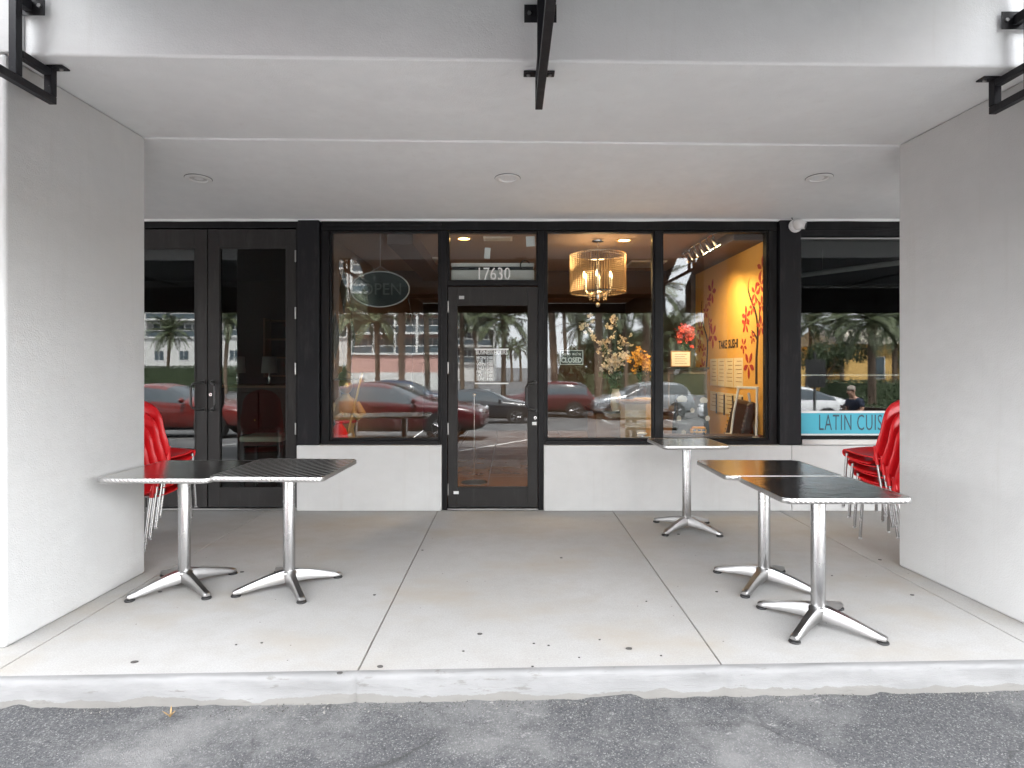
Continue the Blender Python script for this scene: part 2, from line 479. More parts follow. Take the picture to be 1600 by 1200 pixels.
def extrude_outline(bm, pts, d):
    """closed outline of 3-D points pushed along the vector d"""
    d = Vector(d)
    lo = [bm.verts.new(p) for p in pts]
    hi = [bm.verts.new(Vector(p) + d) for p in pts]
    n = len(pts)
    bm.faces.new(lo); bm.faces.new(hi[::-1])
    for i in range(n):
        j = (i + 1) % n
        bm.faces.new((lo[j], lo[i], hi[i], hi[j]))
def frame_of(d):
    d = d.normalized()
    up = Vector((0, 0, 1)) if abs(d.z) < 0.95 else Vector((0, 1, 0))
    s = d.cross(up).normalized()
    return s, s.cross(d).normalized()
def tube(bm, pts, r, seg=10, caps=True):
    pts = [Vector(p) for p in pts]
    rs = r if isinstance(r, (list, tuple)) else [r] * len(pts)
    rings = []
    for i, p in enumerate(pts):
        d = pts[min(i + 1, len(pts) - 1)] - pts[max(i - 1, 0)]
        s, u = frame_of(d)
        rings.append([bm.verts.new(p + (s * math.cos(2 * math.pi * k / seg) + u * math.sin(2 * math.pi * k / seg)) * rs[i]) for k in range(seg)])
    for a, b in zip(rings, rings[1:]):
        for k in range(seg):
            j = (k + 1) % seg
            bm.faces.new((a[k], a[j], b[j], b[k]))
    if caps:
        bm.faces.new(rings[0][::-1]); bm.faces.new(rings[-1])
def lathe(bm, prof, seg=24, c=(0, 0, 0), closed=True):
    c = Vector(c)
    rings = []
    for r, z in prof:
        rings.append([bm.verts.new(c + Vector((r * math.cos(2 * math.pi * k / seg), r * math.sin(2 * math.pi * k / seg), z))) for k in range(seg)])
    for a, b in zip(rings, rings[1:]):
        for k in range(seg):
            j = (k + 1) % seg
            bm.faces.new((a[k], a[j], b[j], b[k]))
    if closed:
        bm.faces.new(rings[0][::-1]); bm.faces.new(rings[-1])
def torus(bm, c, R0, r, ax='z', seg=28, rs=8, a0=0.0, a1=2 * math.pi):
    c = Vector(c)
    full = abs(a1 - a0 - 2 * math.pi) < 1e-6
    n = seg if full else seg + 1
    rings = []
    for i in range(n):
        t = a0 + (a1 - a0) * i / seg
        ring = []
        for k in range(rs):
            q = 2 * math.pi * k / rs
            rr, h = R0 + r * math.cos(q), r * math.sin(q)
            p = (rr * math.cos(t), rr * math.sin(t), h)
            if ax == 'y': p = (p[0], p[2], p[1])
            if ax == 'x': p = (p[2], p[0], p[1])
            ring.append(bm.verts.new(c + Vector(p)))
        rings.append(ring)
    for i in range(n if full else n - 1):
        a, b = rings[i], rings[(i + 1) % n]
        for k in range(rs):
            j = (k + 1) % rs
            bm.faces.new((a[k], a[j], b[j], b[k]))
def ball(bm, c, r, seg=10, sc=(1, 1, 1)):
    mx = Matrix.Translation(c) @ Matrix.Diagonal((r * sc[0], r * sc[1], r * sc[2], 1))
    bmesh.ops.create_uvsphere(bm, u_segments=seg, v_segments=max(5, seg * 2 // 3), radius=1.0, matrix=mx)
def BM(): return bmesh.new()
def obj(name, bm, mat, parent=None, smooth=False, bevel=0.0, bseg=2, angle=40, recalc=True):
    if recalc: bmesh.ops.recalc_face_normals(bm, faces=bm.faces)
    me = bpy.data.meshes.new(name)
    bm.to_mesh(me); bm.free()
    if smooth:
        me.polygons.foreach_set('use_smooth', [True] * len(me.polygons))
        me.set_sharp_from_angle(angle=R(angle))
    me.materials.append(MATS[mat])
    o = bpy.data.objects.new(name, me)
    COL.objects.link(o)
    if parent: o.parent = parent
    if bevel:
        md = o.modifiers.new('bevel', 'BEVEL')
        md.width = bevel; md.segments = bseg; md.limit_method = 'ANGLE'; md.angle_limit = R(35)
    return o
def tag(o, label, cat, group=None, kind=None):
    o['label'] = label
    o['category'] = cat
    if group: o['group'] = group
    if kind: o['kind'] = kind
    return o
def thing(name, label, cat, loc=(0, 0, 0), rz=0.0, group=None):
    o = bpy.data.objects.new(name, None)
    o.empty_display_size = 0.2
    COL.objects.link(o)
    o.location = loc; o.rotation_euler = (0, 0, rz)
    return tag(o, label, cat, group)
def empty_part(name, parent):
    o = bpy.data.objects.new(name, None); COL.objects.link(o); o.parent = parent
    return o
def copy_tree(o, parent=None):
    c = o.copy(); COL.objects.link(c); c.parent = parent
    for ch in list(o.children): copy_tree(ch, c)
    return c
def bxo(name, mat, parent, x0, x1, y0, y1, z0, z1, bevel=0.0):
    b = BM(); box(b, min(x0, x1), max(x0, x1), min(y0, y1), max(y0, y1), min(z0, z1), max(z0, z1))
    return obj(name, b, mat, parent, bevel=bevel)
def text(name, body, size, loc, rot, mat, parent, xs=1.0, depth=0.0006, align='LEFT', bold=0.0, space=1.0):
    cu = bpy.data.curves.new(name, 'FONT')
    cu.body = body; cu.size = size; cu.extrude = depth; cu.align_x = align
    cu.offset = bold; cu.space_character = space; cu.resolution_u = 3
    t = bpy.data.objects.new(name, cu)
    COL.objects.link(t)
    dg = bpy.context.evaluated_depsgraph_get()
    me = bpy.data.meshes.new_from_object(t.evaluated_get(dg))
    bpy.data.objects.remove(t); bpy.data.curves.remove(cu)
    me.transform(Matrix.LocRotScale(Vector(loc), Euler(rot), Vector((1, 1, 1))) @ Matrix.Diagonal((xs, 1, 1, 1)))
    me.materials.clear(); me.materials.append(MATS[mat])
    o = bpy.data.objects.new(name, me)
    COL.objects.link(o)
    if parent: o.parent = parent
    return o
FACE = (R(90), 0, 0)

# ------------------------------------------------------------------ ground: asphalt that falls away towards the car park
def kerb_y(x): return 2.742 + 0.0334 * x
def ground_z(y):
    if y > 1.2: return -0.120
    if y > -14.0: return -0.120 - 0.058 * (1.2 - y)
    return -0.120 - 0.058 * 15.2
def make_ground():
    xs = [-900, -400, -200, -120, -80, -50, -30, -20, -14, -10, -7, -5, -4]
    x = -3.6
    while x < 3.61: xs.append(x); x += 0.03
    xs += [4, 5, 7, 10, 14, 20, 30, 50, 80, 120, 200, 400, 900]
    ys = [3.5, 3.2]
    y = 3.0
    while y > 1.55: ys.append(y); y -= 0.03
    ys += [1.4, 1.2, 0.8, 0.2, -0.5, -1.5, -2.5, -4, -6, -8, -10, -12, -14, -17, -22, -30, -45, -70, -110, -180, -300, -500, -900]
    b = BM()
    rows = []
    for yy in ys:
        row = []
        for xx in xs:
            z = ground_z(yy)
            if abs(xx) < 3.7 and yy > 1.5:
                z += 0.007 * mnoise.noise(Vector((xx * 4, yy * 4, 0))) + 0.004 * mnoise.noise(Vector((xx * 15, yy * 15, 3)))
                dk = kerb_y(xx) - yy
                if dk < 0.16:       # broken lip of asphalt that climbs the kerb here and there
                    z += max(0, 0.020 * mnoise.noise(Vector((xx * 3.1, 0, 9))) + 0.014 * mnoise.noise(Vector((xx * 11, yy * 6, 5)))) * (1 - max(0, dk) / 0.16)
            row.append(b.verts.new((xx, yy, z)))
        rows.append(row)
    for r0, r1 in zip(rows, rows[1:]):
        for i in range(len(xs) - 1):
            b.faces.new((r0[i], r0[i + 1], r1[i + 1], r1[i]))
    o = obj('ground', b, 'asphalt', smooth=True, angle=180)
    for p in o.data.polygons[:1]:
        if p.normal.z < 0: o.data.flip_normals()
    o['kind'] = 'structure'; o['label'] = 'worn grey asphalt of the car park in front of the kerb'
make_ground()

def strip(name, p0, p1, wd):
    """painted stall line lying on the falling asphalt"""
    p0, p1 = Vector(p0), Vector(p1)
    d = (p1 - p0); s = Vector((-d.y, d.x)).normalized() * wd / 2
    b = BM(); prev = None
    n = max(2, int(d.length / 0.4))
    for i in range(n + 1):
        c = p0 + d * i / n
        q = [b.verts.new((c.x + k * s.x, c.y + k * s.y, ground_z(c.y + k * s.y) + 0.006)) for k in (-1, 1)]
        if prev: b.faces.new((prev[0], prev[1], q[1], q[0]))
        prev = q
    o = obj(name, b, 'road_paint', smooth=True)
    if o.data.polygons[0].normal.z < 0: o.data.flip_normals()
    o['kind'] = 'structure'
    o['label'] = 'white parking stall line on the asphalt'
for k in range(-4, 6):
    strip('stall_line', (-0.9 + k * 2.75, 1.0), (-0.9 + k * 2.75 + 1.9, -3.9), 0.10)
for k in range(-6, 9):
    strip('stall_line', (-1.5 + k * 2.8, -12.0), (-1.5 + k * 2.8, -17.0), 0.10)

# ------------------------------------------------------------------ pavement: concrete slabs and painted kerb
pav = bpy.data.objects.new('pavement', None); COL.objects.link(pav)
pav['kind'] = 'structure'; pav['label'] = 'pale concrete pavement under the arcade'
joints = [-13.5, -11.8, -10.2, -8.6, -7.0, -5.45, -3.87, -2.31, -0.686, 0.972, 2.552, 4.2, 5.8, 7.4, 9.0, 10.6, 12.2, 13.5]
KB = 0.034
def slab(x0, x1, i):
    g = 0.0035
    x0 += g; x1 -= g
    n = 14
    b = BM()
    fr = [(x0 + (x1 - x0) * k / n) for k in range(n + 1)]
    dz = random.uniform(-0.0012, 0.0)
    poly = [(x, kerb_y(x) + KB) for x in fr] + [(x1, 5.99), (x0, 5.99)]
    prism(b, poly, -0.14, dz)
    o = obj('slab', b, 'pavement_concrete', pav, bevel=0.005, bseg=2)
for i in range(len(joints) - 1): slab(joints[i], joints[i + 1], i)
b = BM(); prism(b, [(-13.5, kerb_y(-13.5) + KB + .01), (13.5, kerb_y(13.5) + KB + .01), (13.5, 5.985), (-13.5, 5.985)], -0.15, -0.011)
obj('joint_bed', b, 'bed_dark', pav)
def kerb_piece(x0, x1):
    """worn concrete lip: rounded arris, slightly ragged face"""
    b = BM()
    prof = [(KB + 0.012, -0.006), (KB + 0.012, 0.0008), (0.022, 0.0014), (0.010, -0.001), (0.003, -0.008), (0.000, -0.022), (-0.002, -0.05), (-0.004, -0.08), (-0.006, -0.11), (-0.006, -0.16)]
    n = max(2, int((x1 - x0) / (0.016 if abs(x0) < 4 and abs(x1) < 5 else 0.2)))
    prev = None
    for i in range(n + 1):
        x = x0 + 0.003 + (x1 - x0 - 0.006) * i / n
        ring = []
        for k, (dy, z) in enumerate(prof):
            j = 0.0
            if k >= 2:
                j = 0.009 * mnoise.noise(Vector((x * 3, z * 20, 1))) + 0.005 * mnoise.noise(Vector((x * 17, z * 40, 2)))
                for jx in joints: j += 0.012 * math.exp(-((x - jx) / 0.012) ** 2)
            zz = z + (0.004 * mnoise.noise(Vector((x * 6, 7, dy * 30))) if 2 <= k <= 5 else 0)
            ring.append(b.verts.new((x, kerb_y(x) + dy + j, zz)))
        if prev:
            for k in range(len(prof)):
                m = (k + 1) % len(prof)
                b.faces.new((prev[k], prev[m], ring[m], ring[k]))
        else:
            b.faces.new(ring)
        prev = ring
    b.faces.new(prev[::-1])
    return obj('kerb', b, 'kerb_paint', pav, smooth=True, angle=50)
for a_, c_ in ((-13.5, -3.87), (-3.87, 4.2), (4.2, 13.5)): kerb_piece(a_, c_)

# chewing gum and dark spots trodden into the concrete
def spot(px, py, r, squash=0.7):
    d = py - 572
    Y = FPX * CAMH / d
    c = P(px, py, Y)
    b = BM()
    n = 11; ph = random.random() * 6
    ring = []
    for k in range(n):
        t = 2 * math.pi * k / n
        rr = r * (1 + 0.28 * mnoise.noise(Vector((math.cos(t) * 1.5 + ph, math.sin(t) * 1.5, ph))))
        ring.append((c.x + rr * math.cos(t), c.y + rr * squash * math.sin(t)))
    prism(b, ring, 0.0005, 0.0042)
    obj('gum_spot', b, 'gum', pav, bevel=0.001)
for s in ((210, 1035, .016), (531, 1052, .014), (594, 1042, .015), (983, 1014, .016), (750, 991, .013), (457, 873, .016), (378, 894, .014),
          (724, 1018, .006), (834, 1006, .006), (857, 1009, .006), (832, 1042, .006), (877, 872, .010), (937, 1000, .006), (585, 930, .010),
          (1060, 835, .012), (1033, 1025, .006), (1120, 925, .008), (250, 925, .012), (369, 1008, .006), (409, 1005, .007),
          (1375, 875, .013), (1425, 930, .012), (1010, 940, .006), (905, 1028, .005), (660, 860, .008), (1300, 900, .006)):
    spot(*s)
# dry weed in the gutter
def weed():
    c = P(266, 1108, 2.60); c.z = -0.115
    t = thing('dry_weed', 'small dry brown weed growing from the foot of the kerb', 'weed', (c.x, c.y, c.z))
    for k in range(9):
        b = BM()
        a = random.uniform(0, 6.28); l = random.uniform(0.02, 0.05)
        d = Vector((math.cos(a) * 0.7, math.sin(a) * 0.5, 0.8)).normalized()
        s = Vector((-math.sin(a), math.cos(a), 0)) * 0.004
        q = Vector((0, 0, 0))
        pts = [q - s * 0.4, q + d * l * 0.5 - s, q + d * l + Vector((0, 0, -0.006)), q + d * l * 0.5 + s, q + s * 0.4]
        extrude_outline(b, pts, (0, 0, 0.0015))
        obj('blade', b, 'dry_leaf', t)
weed()
# loose grit and leaf crumbs swept against the kerb
def grit(name, label, mat, n, seed):
    rnd = random.Random(seed)
    b = BM()
    for _ in range(n):
        x = rnd.uniform(-3.2, 3.2)
        if mnoise.noise(Vector((x * 1.7, seed, 0))) < -0.15: continue
        y = kerb_y(x) - 0.004 - abs(rnd.gauss(0, 0.055))
        r = rnd.uniform(0.0015, 0.0055)
        c = Vector((x, y, ground_z(y) + r * 0.4 + 0.003))
        vs = [b.verts.new(c + Vector((rnd.uniform(-1, 1), rnd.uniform(-1, 1), rnd.uniform(-.6, .6))).normalized() * r * rnd.uniform(.7, 1.3)) for _k in range(4)]
        for f in ((0, 1, 2), (0, 2, 3), (0, 3, 1), (1, 3, 2)): b.faces.new([vs[i] for i in f])
    o = obj(name, b, mat)
    o['kind'] = 'stuff'; o['label'] = label
grit('gutter_gravel', 'pale loose grit along the foot of the kerb', 'grit_pale', 1300, 3)
grit('gutter_debris', 'dark crumbs of asphalt and leaf along the kerb', 'grit_dark', 1100, 8)

# ------------------------------------------------------------------ the building
BLD = thing('arcade_building', 'light grey arcade building with black framed glass shop front', 'building')
def yf(x): return 3.06 + 0.025 * x
def yb(x): return 4.155 + 0.028 * x
BZ = 2.89
XL, XR = -13.0, 13.0
def subdivided_prism(name, mat, x0, x1, f0, f1, z0, z1, bevel=0.012):
    b = BM()
    prism(b, [(x0, f0(x0)), (x1, f0(x1)), (x1, f1(x1)), (x0, f1(x0))], z0, z1)
    return obj(name, b, mat, BLD, bevel=bevel, bseg=2)
subdivided_prism('beam', 'stucco_beam', XL, XR, yf, yb, BZ, 3.75)
subdivided_prism('upper_wall', 'stucco_grey', XL, XR, lambda x: yf(x) + 0.02, lambda x: yf(x) + 0.32, 3.752, 4.45)
b = BM(); prism(b, [(XL, yf(XL) + 0.33), (XR, yf(XR) + 0.33), (XR, 15.5), (XL, 15.5)], 3.95, 4.25); obj('roof', b, 'roof_membrane', BLD)
bxo('rear_wall', 'stucco_grey', BLD, XL, XR, 15.2, 15.45, 0, 3.94)
bxo('side_wall', 'stucco_grey', BLD, XL, XL + .25, 5.9, 15.19, 0, 3.94)
bxo('side_wall', 'stucco_grey', BLD, XR - .25, XR, 5.9, 15.19, 0, 3.94)
# sloping arcade ceiling
b = BM()
n = 40
lo0 = []; lo1 = []
for i in range(n + 1):
    x = XL + (XR - XL) * i / n
    lo0.append(b.verts.new((x, yb(x) + 0.002, BZ - 0.009 + 0.004 * mnoise.noise(Vector((x * 1.3, 0, 0))))))
    lo1.append(b.verts.new((x, 5.99, 2.760 + 0.006 * mnoise.noise(Vector((x * 1.9, 4, 0))))))
t0 = [b.verts.new((v.co.x, v.co.y, 3.2)) for v in lo0]; t1 = [b.verts.new((v.co.x, v.co.y, 3.2)) for v in lo1]
for i in range(n):
    b.faces.new((lo0[i], lo0[i + 1], lo1[i + 1], lo1[i])); b.faces.new((t0[i], t1[i], t1[i + 1], t0[i + 1]))
    b.faces.new((lo0[i], t0[i], t0[i + 1], lo0[i + 1])); b.faces.new((lo1[i], lo1[i + 1], t1[i + 1], t1[i]))
obj('arcade_ceiling', b, 'stucco_ceiling', BLD, smooth=True, angle=30)
# piers
def pier(pts):
    b = BM()
    prism(b, pts, -0.002, BZ - 0.001)
    return obj('pier', b, 'stucco_grey', BLD, bevel=0.016, bseg=3)
pier([(-3.44, 2.952), (-2.452, 2.982), (-2.424, 4.082), (-3.44, 4.058)])
pier([(2.735, 3.112), (3.25, 3.125), (3.25, 4.244), (2.672, 4.226)])
pier([(-8.9, 2.80), (-7.9, 2.83), (-7.9, 3.92), (-8.9, 3.90)])
pier([(8.2, 3.25), (9.0, 3.27), (9.0, 4.39), (8.2, 4.37)])
# raised plaster strip of each pier on the beam face
for x0, x1 in ((-3.44, -2.37), (2.70, 3.25)):
    b = BM(); prism(b, [(x0, yf(x0) - 0.02), (x1, yf(x1) - 0.02), (x1, yf(x1) - 0.001), (x0, yf(x0) - 0.001)], BZ + 0.004, 3.74)
    obj('pilaster', b, 'stucco_grey', BLD, bevel=0.006)

# knee walls, posts, header
def knee(x0, x1, y0=5.80):
    return bxo('knee_wall', 'stucco_knee', BLD, x0, x1, y0, 5.985, 0.001, fz(695), 0.008)
knee(fx(466), fx(690.5)); knee(fx(849.5), fx(1233)); knee(fx(1233) + .003, fx(1900)); knee(fx(-250), fx(150))
def post(x0, x1, z0=fz(695) + .002, y0=5.815):
    return bxo('post', 'post_black', BLD, x0, x1, y0, 5.99, z0, 2.752, 0.006)
post(fx(467), fx(500)); post(fx(1216), fx(1249)); post(fx(150), fx(183), 0.0); post(fx(1700), fx(1740)); post(fx(-250), fx(-215))
# plaster skirt over the shopfront head with an uneven lower edge
b = BM()
n = 90
vs = []
for i in range(n + 1):
    x = fx(-240) + (fx(1740) - fx(-240)) * i / n
    z = 2.748 + 0.006 * mnoise.noise(Vector((x * 2.1, 1, 1))) + 0.003 * mnoise.noise(Vector((x * 13, 1, 5)))
    vs.append((x, z))
pts = [(x, 5.842, z) for x, z in vs] + [(vs[-1][0], 5.842, 2.79), (vs[0][0], 5.842, 2.79)]
extrude_outline(b, pts, (0, 0.012, 0)); obj('ceiling_edge', b, 'stucco_ceiling', BLD)
bxo('header', 'frame_black', BLD, fx(502), fx(1214), 5.845, 5.985, fz(359.5), 2.80, 0.004)
bxo('header_bead', 'frame_black', BLD, fx(505), fx(690), 5.832, 5.844, fz(352), fz(349.5), 0.002)
bxo('header', 'frame_black', BLD, fx(184), fx(466), 5.852, 5.985, fz(356), 2.80, 0.004)
bxo('header', 'frame_black', BLD, fx(1250), fx(1699), 5.85, 5.985, fz(369), 2.80, 0.004)
bxo('header_bead', 'frame_black', BLD, fx(1250.5), fx(1698), 5.838, 5.849, fz(361), fz(357), 0.002)
bxo('header_bead', 'aluminium_cast', BLD, fx(1250.5), fx(1698), 5.84, 5.849, fz(374), fz(371.5), 0.001)
# mullions
for a, c in ((502, 514), (687, 690.3), (849.7, 853), (1023, 1034), (1201, 1214)):
    bxo('mullion', 'frame_black', BLD, fx(a), fx(c), 5.848, 5.985, fz(695) + .003, fz(360), 0.003)
for a, c in ((690.4, 699), (841, 849.6)):
    bxo('mullion', 'frame_black', BLD, fx(a), fx(c), 5.846, 5.985, 0.0, fz(360), 0.003)
bxo('transom_rail', 'frame_black', BLD, fx(699.2), fx(840.8), 5.850, 5.985, fz(446), fz(440), 0.003)

def window(x0, x1, y0, y1, gm='glass_shop', fm='frame_black', bead=3.0, sill=True):
    """glazing bead frame with its pane; pixel measures of the clear glass"""
    X0, X1, Z1, Z0 = fx(x0), fx(x1), fz(y0), fz(y1)
    d = bead / 164.1
    b = BM()
    yA, yB = 5.862, 5.93
    box(b, X0 - d, X0, yA, yB, Z0 - d, Z1 + d); box(b, X1, X1 + d, yA, yB, Z0 - d, Z1 + d)
    box(b, X0 + .0005, X1 - .0005, yA, yB, Z1, Z1 + d); box(b, X0 + .0005, X1 - .0005, yA, yB, Z0 - d, Z0)
    wd = obj('window', b, fm, BLD, bevel=0.003)
    bxo('pane', gm, wd, X0 + .001, X1 - .001, 5.897, 5.903, Z0 + .001, Z1 - .001)
    if sill:
        bxo('sill', fm, wd, X0 - d, X1 + d, 5.84, 5.98, fz(694.6), Z0 - d - .001, 0.003)
    return wd
w1 = window(517.5, 684, 363, 685)
wt = window(702, 838, 363.5, 437, sill=False)
w2 = window(856, 1020, 363, 685)
w3 = window(1037, 1198, 363, 685)
w4 = window(1253, 1694, 374, 681, 'glass_dark')
w0 = window(-208, 144, 374, 681, 'glass_dark')
# steel sill band under the right hand window
bxo('sill_band', 'aluminium_cast', BLD, fx(1250.5), fx(1699), 5.812, 5.838, fz(694.4), fz(686), 0.002)

# the shop door
def make_door(x0, x1, y0, g, hinge_left, hinges, gm, mat='door_black'):
    """leaf with stiles and rails round a pane: g = clear glass rectangle in pixels"""
    X0, X1, Z1 = fx(x0), fx(x1), fz(y0)
    Z0 = 0.022
    gx0, gx1, gz1, gz0 = fx(g[0]), fx(g[1]), fz(g[2]), fz(g[3])
    b = BM()
    yA, yB = 5.868, 5.915
    box(b, X0, gx0, yA, yB, Z0, Z1); box(b, gx1, X1, yA, yB, Z0, Z1)
    box(b, gx0 + .0004, gx1 - .0004, yA, yB, Z0, gz0); box(b, gx0 + .0004, gx1 - .0004, yA, yB, gz1, Z1)
    d = obj('door', b, mat, BLD, bevel=0.0025)
    # glazing bead
    b = BM(); q = 0.014
    for (a0, a1, c0, c1) in ((gx0 - q, gx0, gz0 - q, gz1 + q), (gx1, gx1 + q, gz0 - q, gz1 + q), (gx0 + .0004, gx1 - .0004, gz0 - q, gz0), (gx0 + .0004, gx1 - .0004, gz1, gz1 + q)):
        box(b, a0, a1, yA - .006, yA - .0005, c0, c1)
    obj('bead', b, mat, d, bevel=0.002)
    bxo('pane', gm, d, gx0 + .001, gx1 - .001, 5.890, 5.896, gz0 + .001, gz1 - .001)
    hx = X0 if hinge_left else X1
    for hy in hinges:
        b = BM(); tube(b, [(hx, yA - .012, fz(hy) - .055), (hx, yA - .012, fz(hy) + .055)], 0.008, 10)
        obj('hinge', b, 'aluminium_cast', d, smooth=True)
    return d
def pull(d, x, zc, h, off, out=0.06):
    b = BM()
    yA = 5.866
    pts = [(x, yA + .004, zc + h / 2), (x + off * .1, yA - out * .55, zc + h / 2), (x + off * .35, yA - out * .9, zc + h / 2 - .006), (x + off * .8, yA - out, zc + h / 2 - .018), (x + off, yA - out, zc + h / 2 - .05),
           (x + off, yA - out, zc - h / 2 + .05), (x + off * .8, yA - out, zc - h / 2 + .018), (x + off * .35, yA - out * .9, zc - h / 2 + .006), (x + off * .1, yA - out * .55, zc - h / 2), (x, yA + .004, zc - h / 2)]
    tube(b, pts, 0.0115, 12)
    o = obj('handle', b, 'dark_plastic', d, smooth=True)
    for s in (-1, 1):
        b = BM(); tube(b, [(x, yA + .002, zc + s * h / 2), (x, yA - .008, zc + s * h / 2)], 0.019, 14)
        obj('rosette', b, 'dark_plastic', o, smooth=True)
def cyl_lock(d, px, py):
    b = BM(); tube(b, [(fx(px), 5.868, fz(py)), (fx(px), 5.858, fz(py))], 0.016, 16)
    o = obj('lock', b, 'aluminium', d, smooth=True)
    b = BM(); tube(b, [(fx(px), 5.858, fz(py)), (fx(px), 5.8565, fz(py))], 0.006, 10); obj('keyway', b, 'dark_plastic', o)
door = make_door(700, 840.5, 447.5, (714.5, 824.5, 477, 762), True, (479, 575, 670, 765), 'glass_shop')
pull(door, fx(837), fz(619), 0.265, -0.088)
cyl_lock(door, 836.5, 653)
bxo('notice', 'white_vinyl', door, fx(831.5), fx(838.5), 5.8655, 5.8672, fz(664.5), fz(659.5))
bxo('notice', 'white_vinyl', door, fx(708.5), fx(716.5), 5.8655, 5.8672, fz(772.5), fz(768))
bxo('notice', 'grey_plastic', door, fx(717), fx(725), 5.8655, 5.8672, fz(467), fz(462))
bxo('threshold', 'aluminium_cast', BLD, fx(699.4), fx(840.6), 5.82, 5.96, 0.0012, 0.018, 0.003)
dl = make_door(186, 322.2, 357.5, (205, 302.5, 388, 762), True, (405, 500, 600, 700), 'glass_dark')
dr = make_door(324.0, 461.5, 357.5, (342, 445.5, 388, 762), False, (400, 489, 576, 670), 'glass_dark')
pull(dl, fx(316.5), fz(618.5), 0.265, -0.09); pull(dr, fx(330), fz(618.5), 0.265, 0.055)
cyl_lock(dr, 328.3, 616.5)
bxo('threshold', 'aluminium_cast', BLD, fx(186), fx(464), 5.825, 5.96, 0.0012, 0.018, 0.003)
bxo('mullion', 'frame_black', BLD, fx(461.8), fx(465.8), 5.852, 5.985, 0.0, fz(356.2), 0.003)
bxo('rail', 'dark_plastic', dr, fx(343), fx(445), 5.92, 5.945, fz(598.5), fz(597))

# lettering and papers on the glass
gy = 5.894
text('street_number', '17630', 0.168, (fx(743), gy, fz(435.8)), FACE, 'white_vinyl', wt, 0.80, 0.001)
hrs = door
gy2 = 5.8875
for k, (t, h) in enumerate((('MON', '12:00'), ('TUE', '12:00'), ('WED', '12:00'), ('THU', '12:00'), ('FRI', '12:00'), ('SAT', '1:00'), ('SUN', '1:00'))):
    zz = fz(561.2 + k * 5.55)
    text('hours_lettering', t, 0.042, (fx(744), gy2, zz), FACE, 'white_vinyl', hrs, 0.85, 0.0006, bold=0.0006)
    text('hours_lettering', h, 0.040, (fx(770), gy2, zz), FACE, 'white_vinyl', hrs, 0.85, 0.0006, align='RIGHT', bold=0.0006)
text('hours_lettering', 'BUSINESS HOURS', 0.056, (fx(743), gy2, fz(553.6)), FACE, 'white_vinyl', hrs, 0.70, 0.0006, bold=0.0006)
bxo('hours_bar', 'white_vinyl', hrs, fx(741.5), fx(794.5), gy2 - .0005, gy2 + .001, fz(546.8), fz(544.6))
bxo('hours_bar', 'white_vinyl', hrs, fx(741.5), fx(794.5), gy2 - .0005, gy2 + .001, fz(600.3), fz(598.2))
# papers inside the transom light
def sheet(px0, px1, py0, py1, Y, mat, parent, tilt=0.0, name='notice'):
    b = BM()
    a, c = P((px0 + px1) / 2, (py0 + py1) / 2, Y), None
    hw, hh = (px1 - px0) / 2 / FPX * Y, (py1 - py0) / 2 / FPX * Y
    m = Matrix.Translation(a) @ Matrix.Rotation(tilt, 4, 'Y')
    box(b, -hw, hw, -0.0006, 0.0006, -hh, hh); bmesh.ops.transform(b, matrix=m, verts=b.verts)
    return obj(name, b, mat, parent)
sheet(757, 766, 387, 404, 5.912, 'white_vinyl', wt, R(4))
sheet(822, 836, 369, 385, 5.912, 'white_vinyl', wt, R(-3))
# blue vinyl band with lettering on the neighbour's window
yv = 5.8935
bxo('sign_band', 'cyan_vinyl', w4, fx(1253.5), fx(1640), yv - .0008, yv + .0008, fz(678.5), fz(646))
bxo('sign_band', 'white_vinyl', w4, fx(1253.5), fx(1640), yv - .0012, yv + .0009, fz(645.9), fz(642.5))
bxo('sign_band', 'white_vinyl', w4, fx(1253.5), fx(1640), yv - .0012, yv + .0009, fz(681), fz(678.6))
text('sign_lettering', 'LATIN CUISINE', 0.218, (fx(1282), yv - .0022, fz(672.8)), FACE, 'dark_ink', w4, 0.50, 0.0006, bold=-0.001, space=1.1)
bxo('pane_rail', 'aluminium', w4, fx(1253.5), fx(1690), 5.906, 5.916, fz(587.5), fz(585.2))

# ------------------------------------------------------------------ rooms behind the glass
CZ = 2.70
bxo('interior_floor', 'in_floor', BLD, -1.84, 2.56, 5.99, 13.0, -0.05, 0.004)
b = BM(); box(b, -1.84, 2.56, 5.99, 13.0, CZ, CZ + .1); obj('interior_ceiling', b, 'in_ceiling', BLD)
bxo('interior_wall', 'in_wall', BLD, -1.96, -1.85, 5.992, 13.1, 0.0, 3.1)
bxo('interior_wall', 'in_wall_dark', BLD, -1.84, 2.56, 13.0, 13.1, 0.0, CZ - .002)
bxo('interior_wall', 'yellow_wall', BLD, 2.50, 2.57, 5.995, 8.28, 0.005, CZ - .002)
bxo('interior_wall', 'in_grey', BLD, 2.44, 2.57, 8.285, 13.0, 0.005, CZ - .002)
bxo('party_wall', 'in_wall_dark', BLD, 2.58, 2.70, 5.992, 13.1, 0.0, 3.1)
# dark soffit boxes under the shop ceiling
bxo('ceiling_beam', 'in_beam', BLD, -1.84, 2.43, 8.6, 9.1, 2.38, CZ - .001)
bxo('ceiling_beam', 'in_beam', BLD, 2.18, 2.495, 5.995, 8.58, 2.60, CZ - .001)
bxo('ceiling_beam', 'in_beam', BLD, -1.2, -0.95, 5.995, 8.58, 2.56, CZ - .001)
bxo('back_panel', 'wood_dark', BLD, -1.0, 1.6, 12.9, 12.98, 0.9, 2.1)
